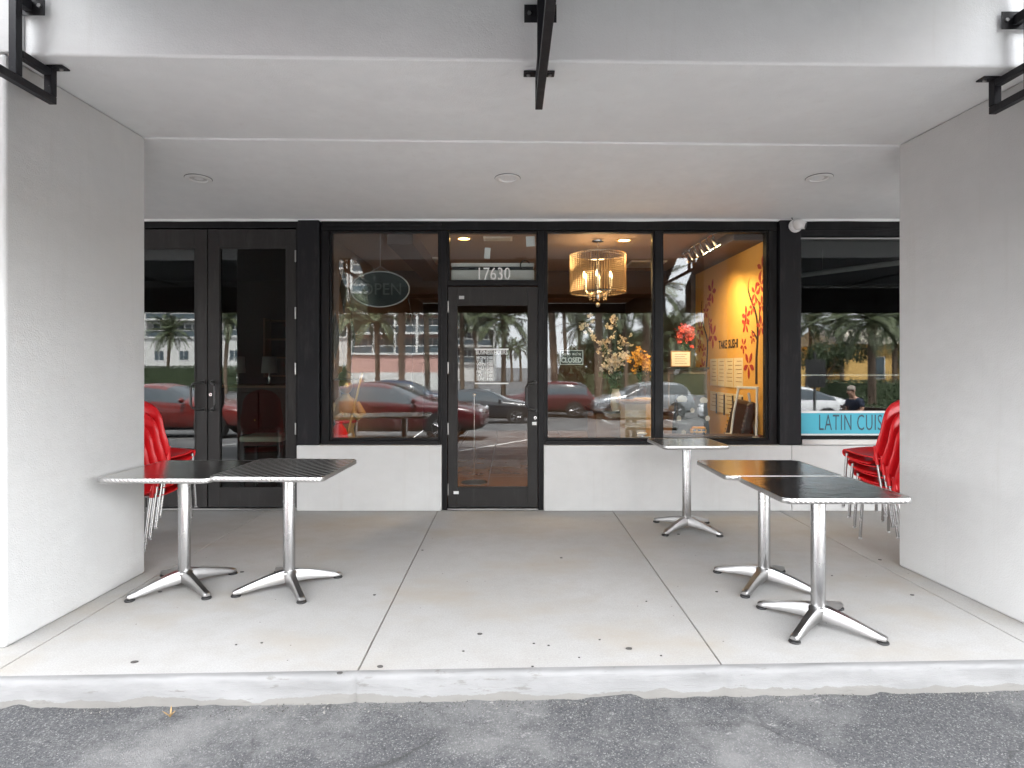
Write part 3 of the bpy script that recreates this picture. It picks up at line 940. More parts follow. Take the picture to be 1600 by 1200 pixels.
# tile joints of the shop floor
for k in range(8):
    bxo('floor_joint', 'wood_dark', BLD, -1.83, 2.43, 6.35 + k * .62, 6.358 + k * .62, 0.0041, 0.0052)
for k in range(7):
    bxo('floor_joint', 'wood_dark', BLD, -1.5 + k * .62, -1.492 + k * .62, 5.995, 12.9, 0.0043, 0.0055)
# neighbours
bxo('interior_floor', 'wood_dark', BLD, XL + .26, -1.965, 5.99, 13.0, -0.05, 0.004)
bxo('interior_ceiling', 'in_wall_dark', BLD, XL + .26, -1.965, 5.99, 13.0, CZ, CZ + .1)
bxo('interior_wall', 'in_wall_dark', BLD, XL + .26, -1.965, 9.6, 9.7, 0.005, CZ - .002)
bxo('interior_floor', 'wood_dark', BLD, 2.705, XR - .26, 5.99, 13.0, -0.05, 0.004)
bxo('interior_ceiling', 'in_grey', BLD, 2.705, XR - .26, 5.99, 13.0, CZ + .08, CZ + .18)
bxo('interior_wall', 'in_wall_dark', BLD, 2.705, XR - .26, 10.6, 10.7, 0.005, CZ + .07)
bxo('closed_bay', 'post_black', BLD, XL + .26, fx(-251), 5.86, 5.98, 0.0, 2.78)
bxo('closed_bay', 'post_black', BLD, fx(1741), XR - .26, 5.86, 5.98, 0.0, 2.78)
# mural: stems, leaves and red blossoms painted on the yellow wall (x = 2.5)
WX = 2.4985
def wall_pt(px, py):
    Y = WX * FPX / (px - 797)
    return (Y, CAMH - (py - 572) / FPX * Y)
MUR = empty_part('mural', BLD)
def petal_poly(c, ang, l, wd):
    pts = []
    for t in range(9):
        s = t / 8
        pts.append((s * l, wd * math.sin(math.pi * min(1, s * 1.02)) ** 0.8 * (0.55 + 0.6 * s)))
    pts = pts + [(x, -y) for x, y in pts[::-1][1:-1]]
    ca, sa = math.cos(ang), math.sin(ang)
    return [(c[0] + x * ca - y * sa, c[1] + x * sa + y * ca) for x, y in pts]
def paint(poly, mat, name, th=0.0012):
    b = BM(); extrude_outline(b, [(WX - th, y, z) for y, z in poly], (th, 0, 0)); obj(name, b, mat, MUR)
def blossom(px, py, r):
    r *= 0.82
    c = wall_pt(px, py); rot = random.random() * 6
    for k in range(5):
        a = rot + k * 2 * math.pi / 5
        paint(petal_poly((c[0] + 0.15 * r * math.cos(a), c[1] + 0.15 * r * math.sin(a)), a, r, r * 0.26), 'mural_red', 'petal', 0.0014 + 0.0002 * k)
def stem(pts, w0, w1):
    ps = [Vector(wall_pt(*p)) for p in pts]
    fine = []
    for i in range(len(ps) - 1):
        a0 = ps[max(i - 1, 0)]; a1 = ps[i]; a2 = ps[i + 1]; a3 = ps[min(i + 2, len(ps) - 1)]
        for k in range(5):
            t = k / 5
            fine.append(0.5 * ((2 * a1) + (a2 - a0) * t + (2 * a0 - 5 * a1 + 4 * a2 - a3) * t * t + (3 * a1 - a0 - 3 * a2 + a3) * t ** 3))
    fine.append(ps[-1])
    L, Rr = [], []
    for i, p in enumerate(fine):
        d = fine[min(i + 1, len(fine) - 1)] - fine[max(i - 1, 0)]
        nrm = Vector((-d.y, d.x)).normalized()
        wd = w0 + (w1 - w0) * i / (len(fine) - 1)
        L.append(p + nrm * wd); Rr.append(p - nrm * wd)
    paint([(p.x, p.y) for p in L + Rr[::-1]], 'mural_dark', 'stem', 0.001)
stem([(1104, 622), (1103, 590), (1105, 555), (1105, 530), (1099, 508), (1096, 485), (1097, 470)], 0.035, 0.006)
stem([(1105, 540), (1109, 520), (1107, 500), (1106, 488)], 0.010, 0.004)
stem([(1182, 600), (1182, 560), (1184, 520), (1181, 490), (1172, 465), (1169, 450), (1171, 435)], 0.030, 0.005)
stem([(1184, 520), (1187, 490), (1186, 475), (1182, 465)], 0.012, 0.005)
stem([(1183, 530), (1178, 520), (1174, 516)], 0.014, 0.004)
for px, py, r in ((1112, 456, .17), (1103, 487, .11), (1094, 516, .15), (1114, 525, .17), (1100, 548, .10), (1098, 573, .13), (1180, 458, .12), (1190, 476, .10),
                  (1166, 495, .13), (1165, 506, .12), (1191, 420, .14), (1176, 527, .08), (1170, 570, .16), (1110, 505, .08), (1108, 470, .09), (1093, 540, .10), (1188, 445, .11), (1176, 480, .09), (1189, 510, .12), (1162, 540, .10)):
    blossom(px, py, r)
c = wall_pt(1123, 545.0)
text('mural_lettering', 'TAKE SUSHI', 0.135, (WX - .001, c[0], c[1]), (R(90), 0, R(-90)), 'mural_dark', MUR, 0.88, 0.0008, bold=0.003)
# argyle panel on the left wall of the shop
ARG = empty_part('argyle_panel', BLD)
for i in range(4):
    for j in range(4):
        yc, zc = 6.15 + i * .34, 0.65 + j * .52
        b = BM(); extrude_outline(b, [(-1.849, yc - .165, zc), (-1.849, yc, zc - .25), (-1.849, yc + .165, zc), (-1.849, yc, zc + .25)], (0.006, 0, 0))
        obj('diamond', b, 'argyle_b' if (i + j) % 2 else 'argyle_a', ARG)

# ------------------------------------------------------------------ recessed lamps in the arcade ceiling
def arcade_lamp(px, py, label):
    Y = 4.80
    p = P(px, py, Y)
    zc = BZ - 0.009 + (2.760 - BZ + 0.009) * (Y - yb(p.x)) / (5.99 - yb(p.x))
    t = thing('recessed_light', label, 'ceiling light', (p.x, Y, zc - .002), group='recessed lights in the arcade ceiling')
    t.rotation_euler = (R(-3.2), 0, 0)
    b = BM(); lathe(b, [(0.098, 0.004), (0.098, -0.004), (0.090, -0.008), (0.070, -0.009), (0.064, -0.003), (0.062, 0.003), (0.090, 0.0035)], 40, closed=False)
    obj('trim_ring', b, 'white_plastic', t, smooth=True)
    b = BM(); lathe(b, [(0.0635, 0.000), (0.061, 0.002), (0.0, 0.004)], 32, closed=False); obj('lens', b, 'lens_unlit', t, smooth=True)
    b = BM(); torus(b, (0, 0, 0.001), 0.099, 0.0025, seg=40, rs=6); obj('gasket', b, 'dark_plastic', t, smooth=True)
arcade_lamp(310, 286, 'unlit round recessed ceiling light nearest the left pier')
arcade_lamp(793, 288, 'unlit round recessed ceiling light above the shop door')
arcade_lamp(1280, 294, 'unlit round recessed ceiling light nearest the right pier')

# security camera
def security_camera():
    p = P(1243, 353, 5.80)
    t = thing('security_camera', 'small white dome security camera on the black post', 'camera', (p.x, 5.812, p.z))
    b = BM(); tube(b, [(0, 0, 0), (0, -0.022, 0)], 0.062, 24); obj('base', b, 'white_plastic', t, smooth=True, bevel=0.004)
    b = BM(); ball(b, (0, 0, 0), 0.052, 20, (1, 1, 1)); bmesh.ops.translate(b, verts=b.verts, vec=(0.012, -0.052, 0.004)); obj('housing', b, 'white_plastic', t, smooth=True, angle=180)
    d = Vector((0.75, -0.55, -0.28)).normalized(); c0 = Vector((0.012, -0.052, 0.004))
    b = BM(); tube(b, [c0 + d * .03, c0 + d * .062], [0.040, 0.034], 20); obj('lens_hood', b, 'white_plastic', t, smooth=True)
    b = BM(); tube(b, [c0 + d * .060, c0 + d * .0645], 0.029, 20); obj('lens', b, 'dark_plastic', t, smooth=True)
    b = BM(); tube(b, [(-.02, -.01, .05), (-.03, -.004, .075), (-.03, 0.0, .098)], 0.006, 8); obj('cable', b, 'dark_plastic', t, smooth=True)
security_camera()

# ------------------------------------------------------------------ awning over the kerb, with its steel brackets
ya, za = 1.44, 2.70
def awning(x0, x1, label):
    A = thing('awning', label, 'awning', group='black awnings along the arcade')
    b = BM()
    p = [(x0, yf(x0) - .03, 3.52), (x1, yf(x1) - .03, 3.52), (x1, ya, za), (x0, ya, za)]
    lo = [b.verts.new(q) for q in p]; hi = [b.verts.new((q[0], q[1], q[2] + .012)) for q in p]
    b.faces.new(lo[::-1]); b.faces.new(hi)
    for i in range(4):
        j = (i + 1) % 4
        b.faces.new((lo[i], lo[j], hi[j], hi[i]))
    obj('canopy', b, 'awning_lining', A)
    bxo('valance', 'awning_black', A, x0, x1, ya - .010, ya, 2.265, za - .001)
    b = BM(); tube(b, [(x0 + .02, ya + .02, 2.655), (x1 - .02, ya + .02, 2.655)], 0.018, 10); obj('front_bar', b, 'bracket_black', A, smooth=True)
    return A
AW = awning(-2.40, 2.62, 'black fabric awning on black steel brackets over the shop bay')
AWL = awning(-7.85, -2.78, 'black fabric awning over the double door bay left of the pier')
AWR = awning(2.95, 8.15, 'black fabric awning over the neighbour bay right of the pier')
def bracket(x, AW):
    yk = yf(x)
    A = empty_part('bracket', AW)
    s = 0.019
    yk2 = yk + 0.12          # hanger under the beam
    bxo('arm', 'bracket_black', A, x - s, x + s, 1.47, yk2 + s, 2.705, 2.743, 0.003)
    bxo('arm', 'bracket_black', A, x - s, x + s, yk - .081, yk2 + s - .042, 2.838, 2.872, 0.003)
    bxo('stub', 'bracket_black', A, x - s, x + s, yk - .081, yk - .024, 3.09, 3.14, 0.002)
    bxo('hanger', 'bracket_black', A, x - s, x + s, yk2 - s - .002, yk2 + s + .001, 2.744, BZ - .0045, 0.003)
    bxo('flange', 'bracket_black', A, x - .08, x + .08, yk2 - .03, yk2 + .03, BZ - .004 - .006, BZ - .0015, 0.003)
    for q in (-1, 1):
        b = BM(); lathe(b, [(0.010, 0), (0.010, -.007), (0.007, -.009)], 6, (x + q * .055, yk2, BZ - .010)); obj('bolt', b, 'aluminium_cast', A)
    bxo('upright', 'bracket_black', A, x - s, x + s, yk - .120, yk - .082, 2.744, 3.44, 0.003)
    bxo('wall_plate', 'bracket_black', A, x - .08, x + .08, yk - .0235, yk - .021, 3.07, 3.16, 0.002)
    for q in (-1, 1):
        b = BM(); tube(b, [(x + q * .055, yk - .022, 3.115), (x + q * .055, yk - .032, 3.115)], 0.010, 6); obj('bolt', b, 'aluminium_cast', A)
bracket(-2.335, AW); bracket(0.150, AW); bracket(2.560, AW)
for x in (-7.7, -5.6, -3.55): bracket(x, AWL)
for x in (3.4, 5.7, 8.05): bracket(x, AWR)

# ------------------------------------------------------------------ bistro tables
def rounded_rect(hx, hy, r, n=6):
    pts = []
    for cx, cy2, a0 in ((hx - r, hy - r, 0), (-hx + r, hy - r, 90), (-hx + r, -hy + r, 180), (hx - r, -hy + r, 270)):
        for k in range(n + 1):
            t = R(a0 + 90 * k / n)
            pts.append((cx + r * math.cos(t), cy2 + r * math.sin(t)))
    return pts
def make_table(label, loc, rz, hx, hy, top='steel_top', base_rz=0.0, h=0.732):
    t = thing('bistro_table', label, 'table', loc, rz, 'steel bistro tables under the arcade')
    b = BM(); prism(b, rounded_rect(hx - .004, hy - .004, .046), h - .004, h); obj('table_top', b, top, t, bevel=0.002)
    # pressed edge band with a fluted profile
    b = BM()
    out = rounded_rect(hx, hy, .05, 10); n = len(out)
    dense = []
    for i in range(n):
        p, q = Vector(out[i]), Vector(out[(i + 1) % n])
        m = max(1, int((q - p).length / 0.009))
        for k in range(m): dense.append(p + (q - p) * k / m)
    rows = []
    for z, off in ((h - .0005, -.006), (h + .0008, -.002), (h - .004, .000), (h - .014, .0008), (h - .024, .000), (h - .027, -.006), (h - .027, -.02)):
        row = []
        for i, p in enumerate(dense):
            nx = p.normalized() if p.length else Vector((1, 0))
            flute = 0.0007 * math.sin(i * 2 * math.pi / 4.0) if -.0005 <= off and z < h - .002 else 0
            q = p * (1 + (off + flute) / p.length)
            row.append(b.verts.new((q.x, q.y, z)))
        rows.append(row)
    for r0, r1 in zip(rows, rows[1:]):
        for i in range(len(dense)):
            j = (i + 1) % len(dense)
            b.faces.new((r0[i], r0[j], r1[j], r1[i]))
    obj('edge_band', b, 'steel_edge', t, smooth=True, angle=60)
    b = BM(); prism(b, rounded_rect(hx - .015, hy - .015, .04), h - .026, h - .005); obj('underside', b, 'dark_plastic', t)
    b = BM(); box(b, -.13, .13, -.13, .13, h - .034, h - .0265); obj('mounting_plate', b, 'aluminium_cast', t, bevel=0.003)
    b = BM(); lathe(b, [(0.036, 0.085), (0.0365, 0.10), (0.0365, h - .036), (0.036, h - .0345)], 32); obj('column', b, 'aluminium', t, smooth=True)
    b = BM(); lathe(b, [(0.047, 0.060), (0.050, 0.085), (0.047, 0.098), (0.040, 0.104), (0.0368, 0.105)], 28); obj('hub', b, 'aluminium_cast', t, smooth=True)
    for k in range(4):
        a = R(45 + 90 * k) + base_rz
        d = Vector((math.cos(a), math.sin(a), 0)); s = Vector((-d.y, d.x, 0))
        b = BM(); prev = None
        for u, wd, zt, zl in ((0.02, .034, .108, .040), (0.06, .030, .105, .036), (0.11, .026, .094, .034), (0.17, .024, .079, .030), (0.23, .0225, .062, .022), (0.285, .022, .046, .0165), (0.312, .020, .040, .0165), (0.322, .014, .034, .018)):
            c0 = d * u
            ring = [b.verts.new(c0 + s * x + Vector((0, 0, z))) for x, z in ((-wd, zl), (-wd * 1.02, zl + (zt - zl) * .6), (-wd * .62, zt), (wd * .62, zt), (wd * 1.02, zl + (zt - zl) * .6), (wd, zl))]
            if prev:
                for i in range(6): b.faces.new((prev[i], prev[(i + 1) % 6], ring[(i + 1) % 6], ring[i]))
            else: b.faces.new(ring)
            prev = ring
        b.faces.new(prev[::-1])
        arm = obj('base_arm', b, 'aluminium_cast', t, smooth=True, angle=50)
        b = BM(); lathe(b, [(0.027, 0.0010), (0.0285, 0.004), (0.027, 0.010), (0.014, 0.013), (0.010, 0.020)], 20, tuple(d * .305)); obj('foot_pad', b, 'rubber', arm, smooth=True)
    return t
make_table('front steel bistro table on the right, nearest the kerb', (1.632, 3.255, 0), R(0.5), .318, .302, 'steel_top', R(-2))
make_table('steel bistro table pushed behind the front right one', (1.600, 3.870, 0), R(-0.5), .345, .305, 'steel_top', R(3))
make_table('lone steel bistro table by the wall under the mural window', (1.484, 5.165, 0), R(2), .272, .272, 'steel_top', R(-6))
make_table('steel bistro table touching the left pier with mirror smooth top', (-2.022, 3.815, 0), R(-1.0), .325, .345, 'steel_top', R(6))
make_table('steel bistro table with striped ridged top on the left', (-1.372, 3.815, 0.0), R(-2.5), .332, .350, 'steel_top_ridged', R(-10), h=.742)

# ------------------------------------------------------------------ red stacking chairs
def make_chair():
    t = bpy.data.objects.new('stacking_chair', None); COL.objects.link(t)
    # leaf-shaped back shell
    b = BM(); nu, nv = 12, 18
    grid = []
    for j in range(nv + 1):
        v = j / nv
        hw = 0.205 + 0.020 * math.sin(min(1, v * 1.9) * math.pi)
        if v > 0.5: hw *= max(0.0, 1 - ((v - 0.5) / 0.5) ** 3.0) ** 0.55
        hw = max(hw, 0.012)
        z = 0.415 + 0.465 * v
        yy = -0.150 - 0.040 * v - 0.02 * math.sin(v * math.pi)
        grid.append([b.verts.new((hw * u, yy + 0.075 * abs(u) ** 1.8 * (1 - 0.55 * v), z - 0.02 * (1 - v) * (1 - abs(u)))) for u in [(-1 + 2 * i / nu) for i in range(nu + 1)]])
    for j in range(nv):
        for i in range(nu):
            b.faces.new((grid[j][i], grid[j][i + 1], grid[j + 1][i + 1], grid[j + 1][i]))
    o = obj('backrest', b, 'red_plastic', t, smooth=True, angle=60)
    md = o.modifiers.new('thickness', 'SOLIDIFY'); md.thickness = 0.009; md.offset = 0
    # seat with a rolled front lip that folds back underneath
    prof = [(-0.165, 0.425), (-0.10, 0.437), (-0.02, 0.442), (0.06, 0.450), (0.13, 0.461), (0.180, 0.468), (0.203, 0.464), (0.214, 0.450), (0.212, 0.434), (0.198, 0.422), (0.16, 0.414), (0.09, 0.402), (0.02, 0.392), (-0.05, 0.386)]
    b = BM(); rows = []
    for k, (y, z) in enumerate(prof):
        row = []
        for i in range(11):
            u = -1 + 2 * i / 10
            hw = 0.198 + 0.010 * math.sin((y + .17) / .38 * math.pi)
            if y > 0.1: hw -= 0.035 * ((y - 0.1) / 0.11) ** 2
            dish = -0.016 * (1 - u * u) if k < 5 else 0
            row.append(b.verts.new((hw * u, y - (0.016 * u * u if y > .1 else 0), z + dish)))
        rows.append(row)
    for r0, r1 in zip(rows, rows[1:]):
        for i in range(10): b.faces.new((r0[i], r0[i + 1], r1[i + 1], r1[i]))
    o = obj('seat', b, 'red_plastic', t, smooth=True, angle=80)
    md = o.modifiers.new('thickness', 'SOLIDIFY'); md.thickness = 0.009; md.offset = 0
    for sx in (-1, 1):
        b = BM(); tube(b, [(sx * .178, .150, .44), (sx * .185, .158, .30), (sx * .196, .170, .004)], 0.0115, 12); o = obj('leg', b, 'aluminium', t, smooth=True)
        b = BM(); tube(b, [(sx * .1955, .1695, .012), (sx * .196, .170, .0)], 0.0125, 12); obj('leg_cap', b, 'grey_plastic', o, smooth=True)
        b = BM(); tube(b, [(sx * .196, -.090, .50), (sx * .196, -.105, .40), (sx * .198, -.14, .20), (sx * .200, -.170, .004)], 0.0115, 12); o = obj('leg', b, 'aluminium', t, smooth=True)
        b = BM(); tube(b, [(sx * .200, -.169, .012), (sx * .200, -.170, .0)], 0.0125, 12); obj('leg_cap', b, 'grey_plastic', o, smooth=True)
        b = BM(); tube(b, [(sx * .199, -.088, .53), (sx * .198, -.096, .46), (sx * .197, -.108, .385)], [0.012, .0165, .015], 12); obj('sleeve', b, 'red_plastic', t, smooth=True)
    for sy, zz in ((.150, .405), (-.105, .390)):
        b = BM(); tube(b, [(-.18, sy, zz), (.18, sy, zz)], 0.009, 8); obj('stretcher', b, 'aluminium', t, smooth=True)
    return t
proto = make_chair()
first = True
ORD = ('bottom', 'second from the bottom', 'second from the top', 'topmost')
for side, root, rz in (('right', (3.03, 4.82), R(30)), ('left', (-2.835, 4.76), R(-18))):
    fwd = Vector((-math.sin(rz), math.cos(rz), 0))
    for k in range(4):
        o = proto if first else copy_tree(proto)
        first = False
        p = Vector((*root, 0)) + fwd * (0.046 * k) + Vector((0, 0, 0.074 * k))
        o.location = p; o.rotation_euler = (0, 0, rz + R(random.uniform(-1, 1)))
        tag(o, f'red plastic stacking chair, {ORD[k]} of the stack behind the {side} pier', 'chair', f'red chairs stacked behind the {side} pier')

# ------------------------------------------------------------------ things inside the shop
def lamp(name, kind, loc, power, col, size=0.04, parent=None, aim=None, cone=90, blend=0.6):
    ld = bpy.data.lights.new(name, kind)
    ld.energy = power; ld.color = col
    ld.shadow_soft_size = size
    if kind == 'SPOT': ld.spot_size = R(cone); ld.spot_blend = blend
    o = bpy.data.objects.new(name, ld); COL.objects.link(o)
    o.location = loc
    if aim is not None: o.rotation_euler = (Vector(aim) - Vector(loc)).to_track_quat('-Z', 'Y').to_euler()
    if parent: o.parent = parent
    return o
WARM = (1.0, 0.64, 0.31)

# chandelier with a drum of crystal strands
def chandelier():
    c = P(934, 400, 6.42)
    t = thing('chandelier', 'lit crystal bead drum chandelier hanging in the window', 'chandelier', (c.x, 6.42, 0))
    zt, zb, r = 2.535, 2.135, 0.290
    b = BM(); lathe(b, [(0.06, CZ - .03), (0.065, CZ - .012), (0.06, CZ - .001)], 20); obj('ceiling_rose', b, 'chrome', t, smooth=True)
    b = BM()
    z = CZ - .03; k = 0
    while z > zt + .05:
        torus(b, (0, 0, z), 0.010, 0.0025, 'x' if k % 2 else 'y', 12, 5); z -= .016; k += 1
    obj('chain', b, 'chrome', t, smooth=True)
    b = BM()
    for zz in (zt, zb): torus(b, (0, 0, zz), r, 0.006, seg=48, rs=6)
    for k in range(4):
        a = k * math.pi / 2
        tube(b, [(0, 0, zt + .05), (r * math.cos(a), r * math.sin(a), zt)], 0.004, 6)
    obj('drum_frame', b, 'chrome', t, smooth=True)
    b = BM()
    ns = 64; nb = 20
    for i in range(ns):
        a = 2 * math.pi * i / ns
        for j in range(nb):
            zz = zt - 0.012 - (zt - zb - .02) * j / (nb - 1)
            p = Vector((r * math.cos(a), r * math.sin(a), zz)); q = 0.0076
            o8 = [b.verts.new(p + Vector(d) * q) for d in ((1, 0, 0), (0, 1, 0), (-1, 0, 0), (0, -1, 0), (0, 0, 1.15), (0, 0, -1.15))]
            for f in ((0, 1, 4), (1, 2, 4), (2, 3, 4), (3, 0, 4), (1, 0, 5), (2, 1, 5), (3, 2, 5), (0, 3, 5)): b.faces.new([o8[x] for x in f])
    o = obj('crystal_strands', b, 'crystal', t); o['kind'] = 'stuff'
    b = BM(); lathe(b, [(0.012, 2.06), (0.03, 2.10), (0.02, 2.16), (0.014, 2.30), (0.03, 2.36), (0.012, 2.42), (0.01, zt + .05)], 16); obj('stem', b, 'chrome', t, smooth=True)
    for k in range(6):
        a = 2 * math.pi * k / 6 + .3
        d = Vector((math.cos(a), math.sin(a), 0))
        b = BM(); tube(b, [d * .02 + Vector((0, 0, 2.15)), d * .08 + Vector((0, 0, 2.11)), d * .14 + Vector((0, 0, 2.15)), d * .155 + Vector((0, 0, 2.21))], 0.006, 8)
        arm = obj('arm', b, 'chrome', t, smooth=True)
        b = BM(); lathe(b, [(0.012, 2.21), (0.012, 2.29)], 10, tuple(d * .155)); obj('candle_sleeve', b, 'cream', arm, smooth=True)
        b = BM(); lathe(b, [(0.007, 2.29), (0.011, 2.310), (0.009, 2.332), (0.002, 2.355)], 10, tuple(d * .155)); obj('bulb', b, 'bulb_warm', arm, smooth=True)
    for k in range(10):
        a = 2 * math.pi * k / 10
        b = BM()
        for j in range(4): ball(b, (.09 * math.cos(a), .09 * math.sin(a), 2.13 - .022 * j), 0.008, 6)
        obj('crystal_drop', b, 'crystal', t)
    b = BM(); ball(b, (0, 0, 2.01), 0.026, 8); obj('crystal_ball', b, 'crystal', t)
    lamp('chandelier_light', 'POINT', (0, 0, 2.33), 2.8, WARM, 0.12, t)
chandelier()

def downlight(px, py, label, power=6):
    Y = (CZ - CAMH) * FPX / (572 - py)
    x = (px - 797) / FPX * Y
    t = thing('downlight', label, 'ceiling light', (x, Y, CZ), group='lit downlights in the shop ceiling')
    b = BM(); lathe(b, [(0.085, -.001), (0.085, -.006), (0.062, -.008), (0.060, -.002)], 28, closed=False); obj('trim_ring', b, 'gold_paint', t, smooth=True)
    b = BM(); lathe(b, [(0.060, -.002), (0.045, -.004), (0.0, -.005)], 24, closed=False); obj('bulb', b, 'bulb_down', t, smooth=True)
    lamp('downlight_beam', 'SPOT', (0, 0, -.03), power, WARM, 0.05, t, None, 120, 0.8)
downlight(725, 372.5, 'lit amber downlight in the shop ceiling above the street number', 13)
downlight(975, 375, 'lit amber downlight in the shop ceiling beside the chandelier', 11)
downlight(905, 463, 'far lit amber downlight seen below the chandelier drum', 26)

def track():
    t = thing('track_light', 'ceiling track with six chrome spot lamps facing the yellow wall', 'track light', (2.01, 0, 0))
    bxo('rail', 'chrome', t, -.018, .018, 6.04, 7.18, 2.672, CZ - .001, 0.003)
    for k in range(6):
        y = 6.10 + k * .2
        d = Vector((0.55, -0.05, -0.8)).normalized()
        h = Vector((0.02, y, 2.612))
        b = BM(); tube(b, [(0, y, 2.672), h], 0.007, 8); st = obj('stem', b, 'chrome', t, smooth=True)
        b = BM(); tube(b, [h - d * .045, h - d * .03, h + d * .045, h + d * .06], [0.014, .024, .030, .034], 14); hd = obj('spot_head', b, 'chrome', t, smooth=True)
        b = BM(); tube(b, [h + d * .0605, h + d * .0625], 0.028, 14); obj('bulb', b, 'bulb_spot' if k < 3 else 'lens_unlit', hd, smooth=True)
        if k < 3:
            lamp('spot_beam', 'SPOT', tuple(h + d * .08), (6, 12, 14)[k], (1.0, 0.72, 0.36), 0.03, t, tuple(Vector((0.49, y + .1 + .42 * k, 0.95))), 105, 1.0)
track()

# oval sign, unlit
def oval_sign():
    c = P(594, 452, 6.05)
    t = thing('oval_sign', 'unlit dark oval window sign hanging on a cord', 'sign', (c.x, 6.05, c.z))
    def oval(rx, rz, y):
        return [(rx * math.cos(2 * math.pi * k / 48), y, rz * math.sin(2 * math.pi * k / 48)) for k in range(48)]
    b = BM(); extrude_outline(b, oval(.287, .172, -.012), (0, .024, 0)); obj('panel', b, 'oval_sign', t)
    b = BM(); tube(b, [Vector(p) for p in oval(.289, .174, -.012)] + [Vector(oval(.289, .174, -.012)[0])], 0.006, 8, False); obj('rim', b, 'grey_plastic', t, smooth=True)
    text('lettering', 'OPEN', 0.165, (-.19, -.0155, -.055), FACE, 'sign_tube', t, 0.95, 0.001)
    b = BM(); tube(b, [(-.11, 0, .16), (0, 0, .225), (.12, 0, .155)], 0.0028, 6); tube(b, [(0, 0, .225), (0, 0, CZ - c.z)], 0.0022, 6); obj('cord', b, 'grey_plastic', t)
    b = BM(); tube(b, [(.27, .01, -.07), (.31, .06, -.3), (.30, .1, -1.0)], 0.003, 6); obj('cable', b, 'dark_plastic', t)
oval_sign()
# closed sign
def closed_sign():
    c = P(893, 558.5, 5.93)
    t = thing('closed_sign', 'small rectangular closed sign hanging inside the window by the door', 'sign', (c.x, 5.93, c.z))
    hw, hh = .112, .070
    b = BM(); box(b, -hw, hw, -.002, .002, -hh, hh); obj('board', b, 'board_black', t, bevel=0.001)
    b = BM(); q = .006
    for x0, x1, z0, z1 in ((-hw, hw, hh - q, hh), (-hw, hw, -hh, -hh + q), (-hw, -hw + q, -hh + q, hh - q), (hw - q, hw, -hh + q, hh - q)): box(b, x0, x1, -.0032, -.0022, z0, z1)
    obj('border', b, 'white_vinyl', t)
    text('lettering', 'CLOSED', 0.068, (0, -.003, -.048), FACE, 'white_vinyl', t, 0.80, 0.0006, 'CENTER', 0.002)
    text('lettering', "Sorry we're", 0.045, (0, -.003, .020), FACE, 'white_vinyl', t, 0.85, 0.0006, 'CENTER')
    b = BM(); tube(b, [(-.06, 0, hh), (0, 0, hh + .06), (.06, 0, hh)], 0.0018, 6); obj('cord', b, 'white_plastic', t)
closed_sign()

# golden warrior figure in the left window
def figurine():
    p = P(540, 690, 6.35)
    t = thing('golden_figurine', 'golden warrior figurine with dark hat in the left shop window', 'figurine', (p.x, 6.35, 0), R(20))
    z0 = 0.30
    bxo('plinth', 'wood_dark', t, -.17, .17, -.15, .15, 0.005, z0, 0.01)
    b = BM(); lathe(b, [(0.12, z0 + .001), (0.135, z0 + .04), (0.125, z0 + .18), (0.105, z0 + .30), (0.085, z0 + .42), (0.10, z0 + .52), (0.12, z0 + .64), (0.105, z0 + .72), (0.05, z0 + .76), (0.035, z0 + .79)], 20)
    for v in b.verts:
        v.co.y *= 0.78
        v.co += Vector((1, .6, 0)) * 0.012 * mnoise.noise(v.co * 9)
    obj('robe', b, 'gold_paint', t, smooth=True, angle=60)
    b = BM(); ball(b, (0, -.01, z0 + .87), 0.078, 16, (0.9, 0.95, 1.15)); ball(b, (0, -.082, z0 + .86), .014, 8, (.8, 1, 1.5)); obj('head', b, 'gold', t, smooth=True, angle=180)
    b = BM(); lathe(b, [(0.125, z0 + .925), (0.13, z0 + .935), (0.085, z0 + .945), (0.07, z0 + .99), (0.03, z0 + 1.02), (0.01, z0 + 1.03)], 20); obj('hat', b, 'dark_plastic', t, smooth=True)
    for s in (-1, 1):
        b = BM(); tube(b, [(s * .10, 0, z0 + .68), (s * .17, -.03, z0 + .57), (s * .11, -.14, z0 + .55), (s * .05, -.17, z0 + .60)], [.045, .04, .032, .028], 10); obj('arm', b, 'gold_paint', t, smooth=True)
    b = BM(); tube(b, [(-.05, -.18, z0 + .15), (.08, -.17, z0 + .70), (.15, -.16, z0 + 1.0)], 0.012, 8); obj('staff', b, 'gold', t, smooth=True)
    b = BM(); torus(b, (0, -.0, z0 + .50), 0.098, 0.016, seg=24, rs=8); obj('sash', b, 'petal_red', t, smooth=True)
figurine()
p = P(530, 680, 6.2)
t = thing('red_vase', 'glossy red vase at the foot of the golden figurine', 'vase', (p.x + .02, 6.12, 0.0))
bxo('stand', 'wood_dark', t, -.09, .09, -.08, .08, 0.005, 0.50, 0.006)
b = BM(); lathe(b, [(0.05, 0.501), (0.085, 0.56), (0.095, 0.65), (0.07, 0.74), (0.035, 0.79), (0.04, 0.82)], 24); obj('body', b, 'red_plastic', t, smooth=True)

